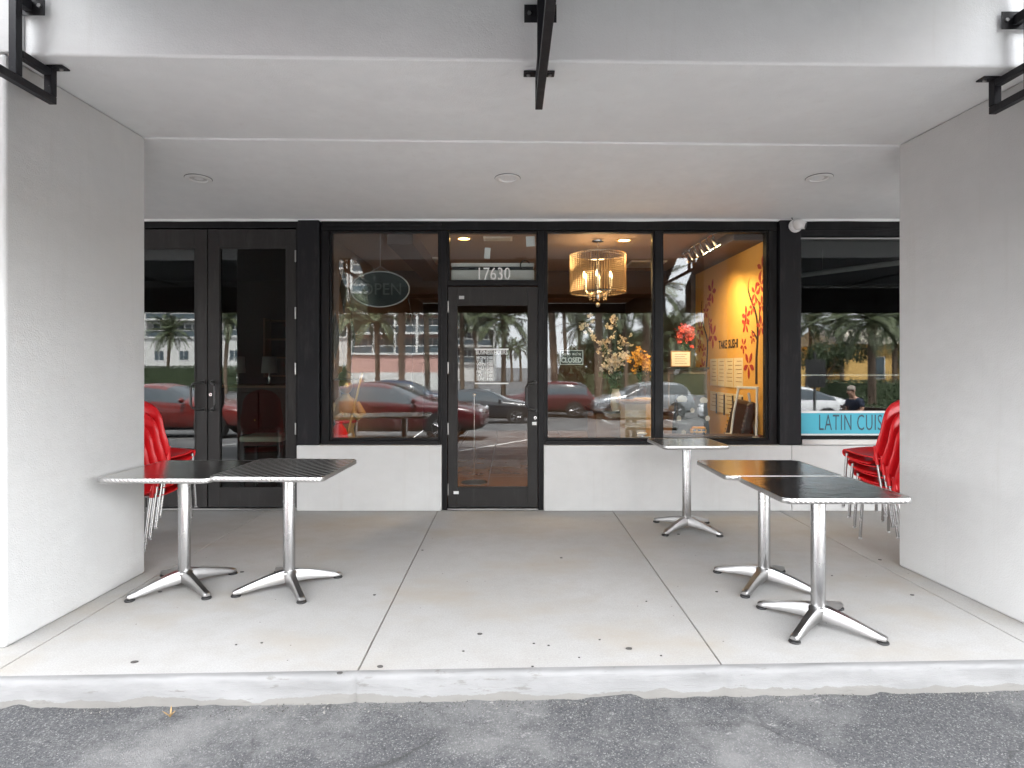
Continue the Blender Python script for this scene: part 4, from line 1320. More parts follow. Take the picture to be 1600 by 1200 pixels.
# flowers
def flower_mesh(b, c, r, up):
    c = Vector(c); up = Vector(up).normalized(); s, u = frame_of(up)
    for k in range(5):
        a = 2 * math.pi * k / 5 + random.random()
        d = (s * math.cos(a) + u * math.sin(a))
        e = up.cross(d)
        tip = c + d * r + up * r * .35
        mid = c + d * r * .6 + up * r * .12
        q = [b.verts.new(x) for x in (c, mid + e * r * .34, tip, mid - e * r * .34)]
        b.faces.new(q)
def bouquet(name, label, base, zvase, hv, stems, petal, vase_mat, spread, size, height, rv=.06):
    t = thing(name, label, 'flowers', base)
    b = BM(); lathe(b, [(rv * .7, zvase), (rv, zvase + hv * .3), (rv * .9, zvase + hv * .7), (rv * .6, zvase + hv * .92), (rv * .7, zvase + hv)], 20); obj('vase', b, vase_mat, t, smooth=True)
    bs = BM(); bp = BM(); bl = BM()
    for k in range(stems):
        a = random.random() * 6.28; rr = spread * random.uniform(.25, 1)
        p0 = Vector((0, 0, zvase + hv * .8)); p3 = Vector((rr * math.cos(a), rr * .7 * math.sin(a), zvase + hv + height * random.uniform(.55, 1)))
        p1 = p0.lerp(p3, .4) + Vector((0, 0, .08)); p2 = p0.lerp(p3, .75) + Vector((0, 0, .06))
        tube(bs, [p0, p1, p2, p3], 0.004, 5)
        for m in range(16):
            q = p1.lerp(p2, random.random()) if m < 4 else p2.lerp(p3, random.random())
            q = q + Vector((random.gauss(0, size * 1.1), random.gauss(0, size), random.gauss(0, size * 1.1)))
            flower_mesh(bp, q, size * random.uniform(.7, 1.25), (random.gauss(0, .6), -1 + random.gauss(0, .6), random.gauss(.3, .6)))
        for m in range(4):
            q = p0.lerp(p2, random.random()) ; flower_mesh(bl, q, size * 1.5, (random.gauss(0, 1), random.gauss(0, 1), .4))
    obj('stems', bs, 'bark', t); o = obj('blossoms', bp, petal, t); o['kind'] = 'stuff'; o = obj('leaves', bl, 'leaf_dark', t); o['kind'] = 'stuff'
bouquet('flower_vase', 'tall branches of cream blossom behind the window below the chandelier', (P(945, 600, 7.4).x, 7.4, 0), 0.92, .30, 4, 'petal_white', 'wood_dark', .36, .036, .72)
bouquet('flower_vase', 'white orchid sprays in a vase nearer the door side of the counter', (P(962, 600, 6.75).x, 6.75, 0), 0.88, .24, 4, 'petal_white', 'cream', .14, .034, .46)
bouquet('flower_vase', 'golden yellow flower bunch beside the window mullion', (P(1003, 600, 7.0).x, 7.0, 0), 0.95, .22, 6, 'petal_gold', 'wood_dark', .13, .034, .36)
bouquet('flower_vase', 'red flower bunch in a dark pot left of the yellow wall', (P(1068, 560, 7.3).x, 7.3, 0), 1.36, .16, 7, 'petal_red', 'board_black', .17, .034, .30, .055)
# counter carrying the flowers
t = thing('counter', 'low dark wooden counter with flower vases inside the shop', 'counter', (1.42, 7.1, 0))
bxo('body', 'wood', t, -.46, .62, -.20, .52, 0.005, .84, 0.004); bxo('top', 'wood_dark', t, -.49, .65, -.24, .55, .841, .875, 0.004)
# raise the bunches that stand on small boxes
for x, y, z, nm, lb in ((P(945, 600, 7.4).x, 7.4, .92, 'riser', 'dark riser box under the cream blossom'), (P(1003, 600, 7.0).x, 7.0, .95, 'riser', 'dark riser box under the golden flowers')):
    tag(bxo(nm, 'wood_dark', None, x - .08, x + .08, y - .08, y + .08, .876, z - .001, 0.003), lb, 'box')
# tall dark cabinet carrying the red flowers and the framed letter
t = thing('tall_cabinet', 'dark grey cabinet panel below the red flowers', 'cabinet', (P(1066, 600, 7.3).x, 7.3, 0))
bxo('body', 'in_grey', t, -.20, .26, -.12, .30, 0.005, 1.33, 0.004); bxo('top', 'board_black', t, -.22, .28, -.14, .32, 1.331, 1.358, 0.003)
for k in range(3): bxo('drawer_front', 'board_black', t, -.18, .24, -.128, -.121, .12 + k * .40, .48 + k * .40, 0.003)
c = P(1066, 554, 7.05)
t = thing('framed_letter', 'framed cream letter standing below the red flowers', 'frame', (c.x, 7.12, 1.36))
bxo('frame', 'wood', t, -.115, .115, -.008, .008, .001, .185, 0.003); bxo('letter', 'paper', t, -.105, .105, -.0095, -.0085, .012, .172)
for k in range(5): bxo('text_line', 'mural_dark', t, -.07, .07 - .02 * (k % 2), -.0105, -.0098, .04 + k * .026, .044 + k * .026)
# notices on the yellow wall
for r_ in range(2):
    for k in range(4):
        px0, px1 = (1110, 1121.5, 1133.5, 1147)[k], (1120.5, 1132.5, 1146, 1161)[k]
        ya_, yb_ = WX * FPX / (px0 - 797), WX * FPX / (px1 - 797)
        zt_, zb_ = ((1.46, 1.13), (1.06, .82))[r_]
        t = thing('wall_notice', f'{("upper", "lower")[r_]} printed notice on the yellow wall, {("farthest in", "second from the back", "third from the back", "nearest the window")[k]}', 'notice', (WX, (ya_ + yb_) / 2, (zt_ + zb_) / 2), group='notices on the yellow wall')
        h = abs(ya_ - yb_) / 2
        bxo('sheet', 'paper_warm', t, -.003, -.001, -h, h, -(zt_ - zb_) / 2, (zt_ - zb_) / 2)
        for q in range(6 if r_ == 0 else 4):
            zq = (zt_ - zb_) / 2 - .04 - q * .045
            bxo('text_line', 'wood', t, -.0036, -.003, -h * .75, h * random.uniform(.2, .75), zq, zq + .007)
        if r_ == 1: bxo('clip', 'board_black', t, -.014, -.004, -h - .012, -h + .012, -(zt_ - zb_) / 2 - .02, .10)
# massage chair
def leather_chair():
    p = P(1146, 690, 6.55)
    t = thing('leather_armchair', 'dark brown leather armchair with studs against the yellow wall', 'armchair', (2.10, 6.45, 0), R(85))
    b = BM(); box(b, -.26, .26, -.26, .28, .22, .44); obj('seat', b, 'leather_dark', t, bevel=0.06, bseg=4)
    b = BM(); extrude_outline(b, [(-.27, -.16, .40), (-.27, -.30, .98), (-.27, -.34, 1.02), (-.27, -.40, 1.0), (-.27, -.30, .36)], (.54, 0, 0)); obj('backrest', b, 'leather_dark', t, bevel=0.05, bseg=4)
    for s in (-1, 1):
        b = BM(); box(b, s * .30 - .05, s * .30 + .05, -.26, .24, .20, .62); obj('armrest', b, 'leather_dark', t, bevel=0.04, bseg=4)
        for q in (-.2, .2): bxo('leg', 'wood_dark', t, s * .24 - .02, s * .24 + .02, q - .02, q + .02, .005, .23, 0.004)
        for k in range(12):
            b = BM(); ball(b, (s * .285, -.17 - .012 * k, .46 + .045 * k), .008, 6); obj('stud', b, 'chrome', t)
leather_chair()
# white easel with a small board
def easel():
    p = P(1180, 690, 6.2)
    t = thing('white_easel', 'empty white easel in the right window corner', 'easel', (2.36, 6.17, 0), R(-62))
    for x in (-.16, .16):
        b = BM(); tube(b, [(x * 1.25, -.10, .006), (x * .9, .0, .9), (x * .7, .04, 1.16)], 0.012, 8); obj('leg', b, 'white_plastic', t, smooth=True)
    b = BM(); tube(b, [(0, .30, .006), (0, .05, 1.1)], 0.012, 8); obj('leg', b, 'white_plastic', t, smooth=True)
    bxo('ledge', 'white_plastic', t, -.19, .19, -.08, -.02, .66, .68, 0.003); bxo('top_bar', 'white_plastic', t, -.13, .13, .025, .05, 1.14, 1.165, 0.003)
easel()
# folding board with stickers
def menu_board():
    p = P(1078, 690, 6.25)
    t = thing('menu_board', 'black sandwich board with pale drawings inside the window', 'sign', (p.x + .02, 6.30, 0))
    for s in (-1, 1):
        b = BM(); extrude_outline(b, [(-.19, s * .20, .01), (.19, s * .20, .01), (.15, s * .02, 1.08), (-.15, s * .02, 1.08)], (0, s * .02, 0)); obj('board', b, 'board_black', t, bevel=0.003)
    for k, (x, z, r) in enumerate(((-.10, 1.03, .045), (.12, 1.02, .035), (0, .92, .028), (-.14, .84, .03), (.15, .84, .03), (.06, .72, .022), (-.02, .66, .03), (.13, .60, .035), (-.1, .70, .03))):
        y = -(.20 - (.18) * (z - .01) / 1.07) - .024
        b = BM(); extrude_outline(b, [(x + r * math.cos(a * .7854) * (1.2 if k < 2 else .8), y, z + r * math.sin(a * .7854)) for a in range(8)], (0, .003, 0)); obj('drawing', b, 'petal_white', t)
    for k in range(3):
        b = BM(); tube(b, [(-.12 + .09 * k, -.13, .60), (-.10 + .09 * k, -.128, .66), (-.06 + .09 * k, -.122, .69)], 0.004, 5); obj('drawing', b, 'white_plastic', t)
menu_board()
# toy bus on the sill
p = P(1091, 679, 6.12)
t = thing('toy_bus', 'small orange toy bus on the window ledge', 'toy', (p.x, 6.12, .69))
bxo('body', 'toy_orange', t, -.075, .075, -.03, .03, .012, .055, 0.008); bxo('roof', 'toy_orange', t, -.06, .07, -.027, .027, .0555, .075, 0.008)
for x in (-.045, .0, .045): bxo('window', 'car_window', t, x - .016, x + .016, -.0315, -.0302, .036, .052)
for x in (-.045, .045):
    b = BM(); tube(b, [(x, -.034, .013), (x, -.022, .013)], .0125, 14); obj('wheel', b, 'tyre', t, smooth=True)
tag(bxo('window_ledge', 'wood_dark', None, 1.45, 2.49, 5.995, 6.2, .66, .689, 0.003), 'dark wooden ledge inside the mural window', 'shelf')
# white bicycle planter
def bicycle():
    t = thing('white_bicycle', 'small white decorative bicycle behind the window mullion', 'bicycle', (1.40, 6.28, 0.30))
    for x in (-.17, .24):
        b = BM(); torus(b, (x, 0, .17), .165, .008, 'y', 36, 6); o = obj('wheel', b, 'white_plastic', t, smooth=True)
        b = BM()
        for k in range(8):
            a = k * math.pi / 4; tube(b, [(x, 0, .17), (x + .16 * math.cos(a), 0, .17 + .16 * math.sin(a))], .002, 4)
        obj('spokes', b, 'white_plastic', o)
    b = BM(); tube(b, [(-.17, 0, .17), (-.05, 0, .34), (.17, 0, .36), (.24, 0, .17)], .008, 8); tube(b, [(-.05, 0, .36), (.02, 0, .18), (.17, 0, .36), (.16, 0, .42)], .008, 8); tube(b, [(-.17, 0, .17), (.02, 0, .18)], .008, 8)
    obj('frame', b, 'white_plastic', t, smooth=True)
    b = BM(); tube(b, [(.13, -.08, .42), (.16, 0, .43), (.13, .08, .42)], .007, 8); obj('handlebar', b, 'white_plastic', t, smooth=True)
    b = BM(); ball(b, (-.05, 0, .38), .04, 10, (1.4, .6, .4)); obj('saddle', b, 'white_plastic', t, smooth=True)
bicycle()
tag(bxo('display_plinth', 'wood_dark', None, 1.08, 1.78, 6.16, 6.42, .005, .299, 0.004), 'low dark plinth under the white bicycle', 'plinth')
# host stand and carton in the middle window
t = thing('host_stand', 'pale brown host stand with a carton on it behind the glass', 'podium', (P(988, 690, 6.5).x, 6.5, 0))
bxo('body', 'cardboard', t, -.10, .12, -.12, .16, .005, .98, 0.004); bxo('top', 'wood', t, -.14, .16, -.15, .19, .981, 1.01, 0.004); bxo('kick', 'wood_dark', t, -.09, .11, -.125, -.1205, .02, .12, 0.002)
t = thing('bar_chair', 'tan upholstered chair back beside the window mullion', 'chair', (P(1012, 690, 6.9).x - .02, 6.62, 0), R(15))
b = BM(); extrude_outline(b, [(-.16, .14, .58), (.16, .14, .58), (.17, .18, .92), (.10, .20, 1.02), (-.10, .20, 1.02), (-.17, .18, .92)], (0, .05, 0)); obj('backrest', b, 'cardboard', t, bevel=0.02, bseg=3)
b = BM(); box(b, -.19, .19, -.2, .2, .5, .57); obj('seat', b, 'cardboard', t, bevel=0.02, bseg=3)
for x in (-.16, .16):
    for y in (-.17, .17):
        b = BM(); tube(b, [(x, y, .5), (x * 1.1, y * 1.1, .005)], .015, 8); obj('leg', b, 'wood_dark', t, smooth=True)
# thin floor stand behind the door
p = P(741, 745, 7.2)
t = thing('floor_stand', 'slim chrome floor stand on a round base behind the door', 'stand', (p.x, 7.2, 0))
b = BM(); lathe(b, [(0.15, .006), (0.15, .014), (0.03, .03), (.012, .035)], 32); obj('base', b, 'aluminium_cast', t, smooth=True)
b = BM(); tube(b, [(0, 0, .03), (0, 0, 1.02)], .009, 10); obj('pole', b, 'chrome', t, smooth=True)
b = BM(); ball(b, (0, 0, 1.03), .022, 12); obj('finial', b, 'chrome', t, smooth=True)

# ------------------------------------------------------------------ things in the neighbour's dark room on the left
t = thing('sideboard', 'dark wooden sideboard behind the double doors', 'sideboard', (-2.86, 7.9, 0))
bxo('body', 'wood_dark', t, -.75, .72, -.25, .25, .10, 1.10, 0.005); bxo('top', 'wood', t, -.78, .75, -.28, .28, 1.101, 1.13, 0.005)
for k in range(3):
    bxo('door', 'wood_dark', t, -.72 + .48 * k, -.27 + .48 * k, -.262, -.2505, .16, 1.04, 0.006)
    b = BM(); ball(b, (-.31 + .48 * k, -.27, .7), .013, 8); obj('knob', b, 'gold', t)
for x in (-.68, .65):
    for y in (-.2, .2): bxo('leg', 'wood_dark', t, x - .03, x + .03, y - .03, y + .03, .005, .0995, 0.003)
def table_lamp(px, label):
    c = P(px, 580, 7.85)
    t = thing('table_lamp', label, 'lamp', (c.x, 7.85, 1.131), group='lamps on the sideboard')
    b = BM(); lathe(b, [(0.055, 0), (.06, .008), (.02, .018), (.012, .05), (.022, .08), (.010, .12), (.010, .17)], 20); obj('base', b, 'chrome', t, smooth=True)
    b = BM(); lathe(b, [(0.100, .15), (.085, .36)], 28, closed=False); o = obj('shade', b, 'lamp_shade', t, smooth=True)
    md = o.modifiers.new('thickness', 'SOLIDIFY'); md.thickness = .003
table_lamp(371, 'white drum shade table lamp on the sideboard, nearer the door meeting stiles')
table_lamp(421, 'white drum shade table lamp on the sideboard, farther right')
# wall rack of dark frames behind the lamps
t = thing('bottle_rack', 'dark lattice shelf rack on the wall behind the lamps', 'shelf', (-2.95, 9.45, 1.2))
for k in range(5): bxo('upright', 'wood', t, -.8 + .4 * k, -.77 + .4 * k, -.12, .12, 0, .9, 0.003)
for k in range(4): bxo('shelf', 'wood', t, -.765, .765, -.115, .115, .01 + .28 * k, .03 + .28 * k, 0.003)
t = thing('cream_stool', 'cream padded bar stool with dark legs inside the double doors', 'stool', (P(418, 690, 6.6).x, 6.6, 0))
b = BM(); box(b, -.22, .22, -.2, .2, .575, .635); obj('seat', b, 'cream', t, bevel=0.02, bseg=3)
bxo('apron', 'in_grey', t, -.205, .205, -.185, .185, .535, .574, 0.003)
for x in (-.19, .19):
    for y in (-.17, .17): bxo('leg', 'in_grey', t, x - .016, x + .016, y - .016, y + .016, .005, .534, 0.003)
# added white bar standing in for a slanting reflection in the neighbour's window
t = thing('reflection_bar', 'added white bar that imitates a slanting reflection in the right hand window', 'ceiling light', (0, 0, 0))
b = BM(); tube(b, [P(1245, 431, 7.6), P(1470, 402, 6.6)], .030, 12); obj('tube', b, 'white_plastic', t, smooth=True)
for q in (.2, .8):
    pq = P(1245, 431, 7.6).lerp(P(1470, 402, 6.6), q)
    b = BM(); tube(b, [pq, (pq.x, pq.y, CZ + .079)], .004, 6); obj('hanger', b, 'grey_plastic', t)

# air curtain over the shop door and pale panels in the shop ceiling
t = thing('air_curtain', 'pale air curtain unit over the shop door behind the street number', 'air curtain', (fx(770), 6.06, 0))
bxo('housing', 'white_plastic', t, -.41, .40, -.08, .10, fz(446), fz(418.5), .006); bxo('grille', 'board_black', t, -.40, .39, -.07, .09, fz(418.3), fz(413), .002); bxo('top_cover', 'white_plastic', t, -.41, .40, -.075, .10, fz(412.8), fz(407), .004)
b = BM(); torus(b, (.31, -.09, fz(411)), .045, .006, 'y', 20, 6, .4, 4.6); obj('cable', b, 'dark_plastic', t, smooth=True)
for px, py, w_, d_, lb in ((778, 372, .30, .18, 'pale ceiling panel above the street number'), (1008, 412, .45, .5, 'pale ceiling panel right of the chandelier'), (662, 407, .42, .5, 'pale ceiling panel right of the oval sign')):
    Y = (CZ - CAMH) * FPX / (572 - py)
    t = thing('ceiling_panel', lb, 'ceiling panel', ((px - 797) / FPX * Y, Y, CZ))
    bxo('frame', 'white_plastic', t, -w_ / 2, w_ / 2, -d_ / 2, d_ / 2, -.014, -.001, .002); bxo('diffuser', 'lens_unlit', t, -w_ / 2 + .02, w_ / 2 - .02, -d_ / 2 + .02, d_ / 2 - .02, -.018, -.0142)

# ------------------------------------------------------------------ the car park behind the camera (it shows in the glass)
def subsurf_split(name, verts, faces, fmat, levels, parent, mats, names):
    """smooth a cage with Catmull-Clark and cut it into one mesh per surface"""
    me = bpy.data.meshes.new('cage'); me.from_pydata(verts, [], faces)
    for m in mats: me.materials.append(MATS[m])
    me.polygons.foreach_set('material_index', fmat)
    o = bpy.data.objects.new('cage', me); COL.objects.link(o)
    md = o.modifiers.new('s', 'SUBSURF'); md.levels = levels; md.render_levels = levels
    dg = bpy.context.evaluated_depsgraph_get()
    ev = bpy.data.meshes.new_from_object(o.evaluated_get(dg))
    bpy.data.objects.remove(o); bpy.data.meshes.remove(me)
    out = []
    for i, (m, nm) in enumerate(zip(mats, names)):
        b = BM(); b.from_mesh(ev)
        kill = [f for f in b.faces if f.material_index != i]
        bmesh.ops.delete(b, geom=kill, context='FACES')
        if not b.faces: b.free(); continue
        for f in b.faces: f.material_index = 0
        out.append(obj(nm, b, m, parent, smooth=True, angle=70))
    bpy.data.meshes.remove(ev)
    return out
def make_car(label, loc, rz, kind, paint, L=4.7, W=1.84):
    """car faces local +x"""
    t = thing('parked_car', label, 'car', loc, rz, 'cars in the car park')
    if kind == 'suv':
        st = [(-.50, .45, .80, .86, .80, .70), (-.485, .32, .98, .92, 1.02, .80), (-.43, .28, 1.05, .97, 1.50, .68), (-.36, .26, 1.06, 1.0, 1.64, .70), (-.15, .24, 1.05, 1.0, 1.68, .72), (.06, .24, 1.04, 1.0, 1.63, .70),
              (.20, .24, 1.03, 1.0, 1.16, .76), (.26, .24, 1.02, .99, 1.07, .78), (.40, .26, .96, .96, 1.00, .74), (.475, .30, .84, .88, .88, .66), (.50, .42, .66, .78, .66, .58)]
        cab = (2, 6); rw = .35
    elif kind == 'coupe':
        st = [(-.50, .42, .78, .80, .84, .68), (-.475, .28, .92, .92, .98, .74), (-.36, .24, .96, .99, 1.04, .66), (-.22, .22, .94, 1.0, 1.28, .60), (-.08, .22, .92, 1.0, 1.36, .60), (.04, .22, .91, 1.0, 1.30, .60),
              (.18, .22, .90, 1.0, 1.00, .68), (.23, .22, .89, .99, .95, .72), (.38, .24, .84, .97, .87, .72), (.47, .26, .74, .90, .77, .64), (.50, .38, .60, .80, .60, .58)]
        cab = (2, 6); rw = .335
    else:
        st = [(-.50, .42, .80, .82, .84, .70), (-.48, .30, .95, .92, 1.02, .76), (-.38, .26, .98, .98, 1.08, .70), (-.26, .24, .97, 1.0, 1.36, .62), (-.08, .22, .95, 1.0, 1.45, .62), (.06, .22, .94, 1.0, 1.40, .62),
              (.20, .22, .93, 1.0, 1.04, .70), (.25, .22, .92, .99, .97, .74), (.39, .24, .86, .96, .89, .72), (.475, .28, .76, .90, .79, .64), (.50, .40, .60, .80, .60, .56)]
        cab = (2, 6); rw = .33
    hw = W / 2
    V = []; Fc = []; mi = []
    m = 12
    for (x, zb, zs, ws, zt, wt_) in st:
        half = [(0, zb), (.72 * hw * ws, zb), (.93 * hw * ws, zb + .06), (hw * ws, zb + (zs - zb) * .55), (.975 * hw * ws, zs), (hw * wt_ * 1.02, zt - .03 if zt - zs > .1 else zs + (zt - zs) * .6), (hw * wt_ * .62, zt + .012 if zt - zs > .1 else zt)]
        ring = [(x * L, y, z) for y, z in half] + [(x * L, -y, z) for y, z in half[::-1][:-1]]
        V += ring
    m = 13
    n = len(st)
    for i in range(n - 1):
        for k in range(m):
            j = (k + 1) % m
            Fc.append((i * m + k, i * m + j, (i + 1) * m + j, (i + 1) * m + k))
            side = k in (4, 8)
            top = k in (5, 6, 7)
            g = 0
            if cab[0] <= i < cab[1] and side: g = 1
            if top and (i == cab[1] - 1 or i == cab[0]): g = 2
            if k in (0, 1, 11, 12): g = 3
            mi.append(g)
    Fc.append(tuple(range(m))[::-1]); mi.append(0)
    Fc.append(tuple((n - 1) * m + k for k in range(m))); mi.append(0)
    subsurf_split('car', V, Fc, mi, 2, t, (paint, 'car_window', 'car_window', 'car_trim'), ('body', 'side_window', 'windscreen', 'underbody'))
    ax = (.305 * L, -.30 * L)
    for x in ax:
        for s in (-1, 1):
            yo = s * (hw - .012)
            b = BM(); tube(b, [(x, yo - s * .22, rw + .02), (x, yo + s * .012, rw + .02)], rw + .045, 28); obj('wheel_arch', b, 'car_trim', t, smooth=True)
            b = BM(); tube(b, [(x, yo - s * .20, rw), (x, yo - s * .01, rw), (x, yo + s * .018, rw), (x, yo + s * .022, rw)], [rw, rw, rw * .97, rw * .7], 28); wl = obj('wheel', b, 'tyre', t, smooth=True)
            b = BM(); torus(b, (x, yo + s * .022, rw), rw * .68, .018, 'y', 28, 6)
            for q in range(5):
                a = q * 2 * math.pi / 5
                for da in (-.12, .12):
                    tube(b, [(x + .05 * math.cos(a), yo + s * .026, rw + .05 * math.sin(a)), (x + rw * .68 * math.cos(a + da), yo + s * .024, rw + rw * .68 * math.sin(a + da))], .014, 6)
            obj('rim', b, 'rim', wl, smooth=True)
    for s in (-1, 1):
        b = BM(); ball(b, (.478 * L, s * hw * .66, st[-2][2] - .03), .10, 12, (.45, 1.3, .55)); obj('headlight', b, 'head_lamp', t, smooth=True)
        b = BM(); ball(b, (-.485 * L, s * hw * .74, st[1][2] - .08), .09, 12, (.5, 1.5, .7)); obj('tail_light', b, 'tail_lamp', t, smooth=True)
        b = BM(); ball(b, (.17 * L, s * (hw + .06), st[5][2] + .05), .085, 12, (.7, 1.2, .75)); obj('wing_mirror', b, paint, t, smooth=True)
        b = BM(); box(b, -.02 * L, .03 * L, s * (hw * .985) - .012, s * (hw * .985) + .012, st[4][2] - .12, st[4][2] - .09); obj('door_handle', b, paint, t, bevel=.006)
    bxo('number_plate', 'grey_plastic', t, -.507 * L, -.497 * L, -.16, .16, .62, .74, .003)
    return t
def park(label, px, dist, rz, kind, paint, L=4.7):
    p = M(px, 572, dist)
    return make_car(label, (p.x, p.y, ground_z(p.y) + 0.0), R(rz), kind, paint, L)
park('wine red sports coupe parked closest behind the camera, reflected in the left window', 608, 14.6, 4, 'coupe', 'car_red', 4.75)
park('orange red coupe reflected at the foot of the double doors', 270, 15.6, 2, 'coupe', 'car_orange_red', 4.7)
park('black saloon reflected in the shop door', 752, 25.3, 3, 'sedan', 'car_black', 4.8)
park('dark red sport utility car reflected left of the closed sign', 850, 28.8, 182, 'suv', 'car_maroon', 4.6)
park('silver sport utility car reflected below the flowers', 1000, 28.0, 176, 'suv', 'car_silver', 4.6)
park('white saloon reflected at the right edge of the mural window', 1205, 20.5, 170, 'sedan', 'car_white', 4.7)
park('navy sport utility car reflected beside the left window mullion', 640, 30.5, -4, 'suv', 'car_navy', 4.7)

def leaf_cloud(b, n, fn, size, flat=0.35):
    for _ in range(n):
        c = fn()
        d = Vector((random.gauss(0, 1), random.gauss(0, 1), random.gauss(0, 1) + flat)).normalized()
        s, u = frame_of(d)
        a = random.random() * 6.28
        e = s * math.cos(a) + u * math.sin(a); f = d.cross(e)
        q = size * random.uniform(.6, 1.3)
        vs = [b.verts.new(c + e * q + d * q * .2), b.verts.new(c + f * q * .45), b.verts.new(c - e * q - d * q * .15), b.verts.new(c - f * q * .45)]
        b.faces.new(vs)
# palms: fronds share three meshes
def frond_mesh(L, droop, seed):
    rnd = random.Random(seed)
    b = BM()
    n = 26
    pts = []
    for i in range(n + 1):
        t = i / n
        pts.append(Vector((L * (t - .10 * t * t), 0, L * (.34 * t - droop * t * t))))
    tube(b, pts[::3] + [pts[-1]], [.035 * (1 - .85 * k / (len(pts[::3]))) for k in range(len(pts[::3]) + 1)], 5)
    for i in range(3, n + 1):
        t = i / n
        d = (pts[min(i + 1, n)] - pts[i - 1]).normalized()
        ln = L * .23 * math.sin(math.pi * min(1, .18 + .80 * t)) ** .7
        for s in (-1, 1):
            for sub in (0.0, 0.5):
                p = pts[i] + d * (sub * L / n)
                out = (d * .72 + Vector((0, s * .9, 0)) + Vector((0, 0, rnd.uniform(-.12, .18)))).normalized()
                tip = p + out * ln + Vector((0, 0, -ln * .28))
                mid = p + out * ln * .5
                wv = d.cross(out).cross(out).normalized() * .022
                q = [b.verts.new(x) for x in (p, mid + wv, tip, mid - wv)]
                b.faces.new(q)
    me = bpy.data.meshes.new('frond'); b.to_mesh(me); b.free(); me.materials.append(MATS['palm_leaf'])
    return me
FR = [frond_mesh(2.6, .30, 1), frond_mesh(2.7, .52, 2), frond_mesh(2.4, .78, 3)]
TRUNK = {}
def palm(label, px, py, dist, r=.20, sc=1.0, nf=30):
    p = M(px, py, dist)
    gz = ground_z(p.y)
    h = p.z - gz
    t = thing('palm_tree', label, 'palm tree', (p.x, p.y, gz), random.random() * 6.28, 'palms round the car park')
    b = BM(); n = 26
    lean = Vector((random.uniform(-.25, .25), random.uniform(-.25, .25), 0))
    pts = [lean * (k / n) ** 2 + Vector((0, 0, h * k / n)) for k in range(n + 1)]
    rs = [r * (1.25 - .4 * min(1, k / 4) + (.10 if k % 2 else 0)) * (1.35 if k > n - 3 else 1) for k in range(n + 1)]
    tube(b, pts, rs, 10); obj('trunk', b, 'palm_trunk', t, smooth=True, angle=80)
    top = pts[-1]
    for k in range(nf):
        el = 1.25 - 2.0 * (k / nf) ** 1.1
        me = FR[0 if el > .5 else (1 if el > -.15 else 2)]
        f = bpy.data.objects.new('frond', me); COL.objects.link(f); f.parent = t
        f.location = top; f.rotation_euler = (0, -el * .75, k * 2.399 + random.uniform(-.2, .2))
        f.scale = (sc,) * 3
PALMS = [(545, 492, 46, 'left of the double palms reflected over the red coupe'), (590, 500, 40, 'whose crown shows just under the oval sign'), (628, 440, 33, 'with the thick trunk in the middle of the left window'),
         (668, 452, 37, 'next to the left window mullion'), (722, 470, 40, 'at the hinge side of the door glass'), (744, 494, 47, 'in the middle of the door glass'), (786, 500, 38, 'standing clear against the white sky in the door'),
         (867, 445, 33, 'at the door side of the middle window'), (884, 478, 56, 'just left of the closed sign'), (905, 512, 60, 'directly above the closed sign'), (935, 430, 29, 'with the dark thick trunk below the chandelier'),
         (955, 505, 52, 'behind the cream blossom'), (978, 478, 40, 'behind the white orchid'), (1008, 455, 31, 'at the mullion side of the middle window'), (1046, 525, 34, 'behind the red flowers'),
         (1266, 508, 50, 'farthest left in the neighbour window'), (1316, 500, 46, 'second from the left in the neighbour window'), (1362, 505, 31, 'with the big crown in front of the yellow villa'), (1398, 512, 40, 'at the pier end of the neighbour window'),
         (262, 520, 62, 'in front of the white flats in the double door glass'), (352, 500, 52, 'in the narrow strip of the right door leaf')]
for px, py, di, ph in PALMS: palm('date palm ' + ph, px, py, di, .21 if di < 35 else .17)
for px, py, di, ph in ((799, 545, 92, 'shorter of the two'), (813, 546, 95, 'right hand one of the two')):
    palm(f'slim far palm, {ph} in the door glass', px, py, di, .20, .95, 22)
# broadleaf trees behind the palms
def tree_mesh(seed, rx, rz):
    random.seed(seed)
    b = BM()
    lobes = [(Vector((random.gauss(0, rx * .5), random.gauss(0, rx * .5), random.gauss(0, rz * .42))), random.uniform(.28, .5) * rx) for _ in range(14)]
    def fn():
        c, r_ = random.choice(lobes)
        d = Vector((random.gauss(0, 1), random.gauss(0, 1), random.gauss(0, 1))).normalized()
        return c + d * r_ * random.uniform(.55, 1.05)
    leaf_cloud(b, 5200, fn, .17)
    me = bpy.data.meshes.new('crown'); b.to_mesh(me); b.free(); me.materials.append(MATS['leaf_green'])
    return me
TR = [tree_mesh(11, 2.6, 2.0), tree_mesh(12, 2.2, 2.6)]
random.seed(99)
def tree(label, px, py, dist, k, sc):
    p = M(px, py, dist); gz = ground_z(p.y); h = p.z - gz
    t = thing('leafy_tree', label, 'tree', (p.x, p.y, gz), random.random() * 6, 'leafy trees round the car park')
    b = BM(); tube(b, [(0, 0, 0), (.08, 0, h * .35), (0, .05, h * .75)], [.2, .15, .1], 10)
    for q in range(5):
        a = q * 1.26; tube(b, [(.04, 0, h * .5), (.7 * math.cos(a), .7 * math.sin(a), h * .85), (1.3 * math.cos(a) * sc, 1.3 * math.sin(a) * sc, h * 1.05)], [.08, .05, .02], 6)
    obj('trunk', b, 'bark', t, smooth=True)
    o = bpy.data.objects.new('crown', TR[k % 2]); COL.objects.link(o); o.parent = t; o.location = (0, 0, h); o.scale = (sc, sc, sc)
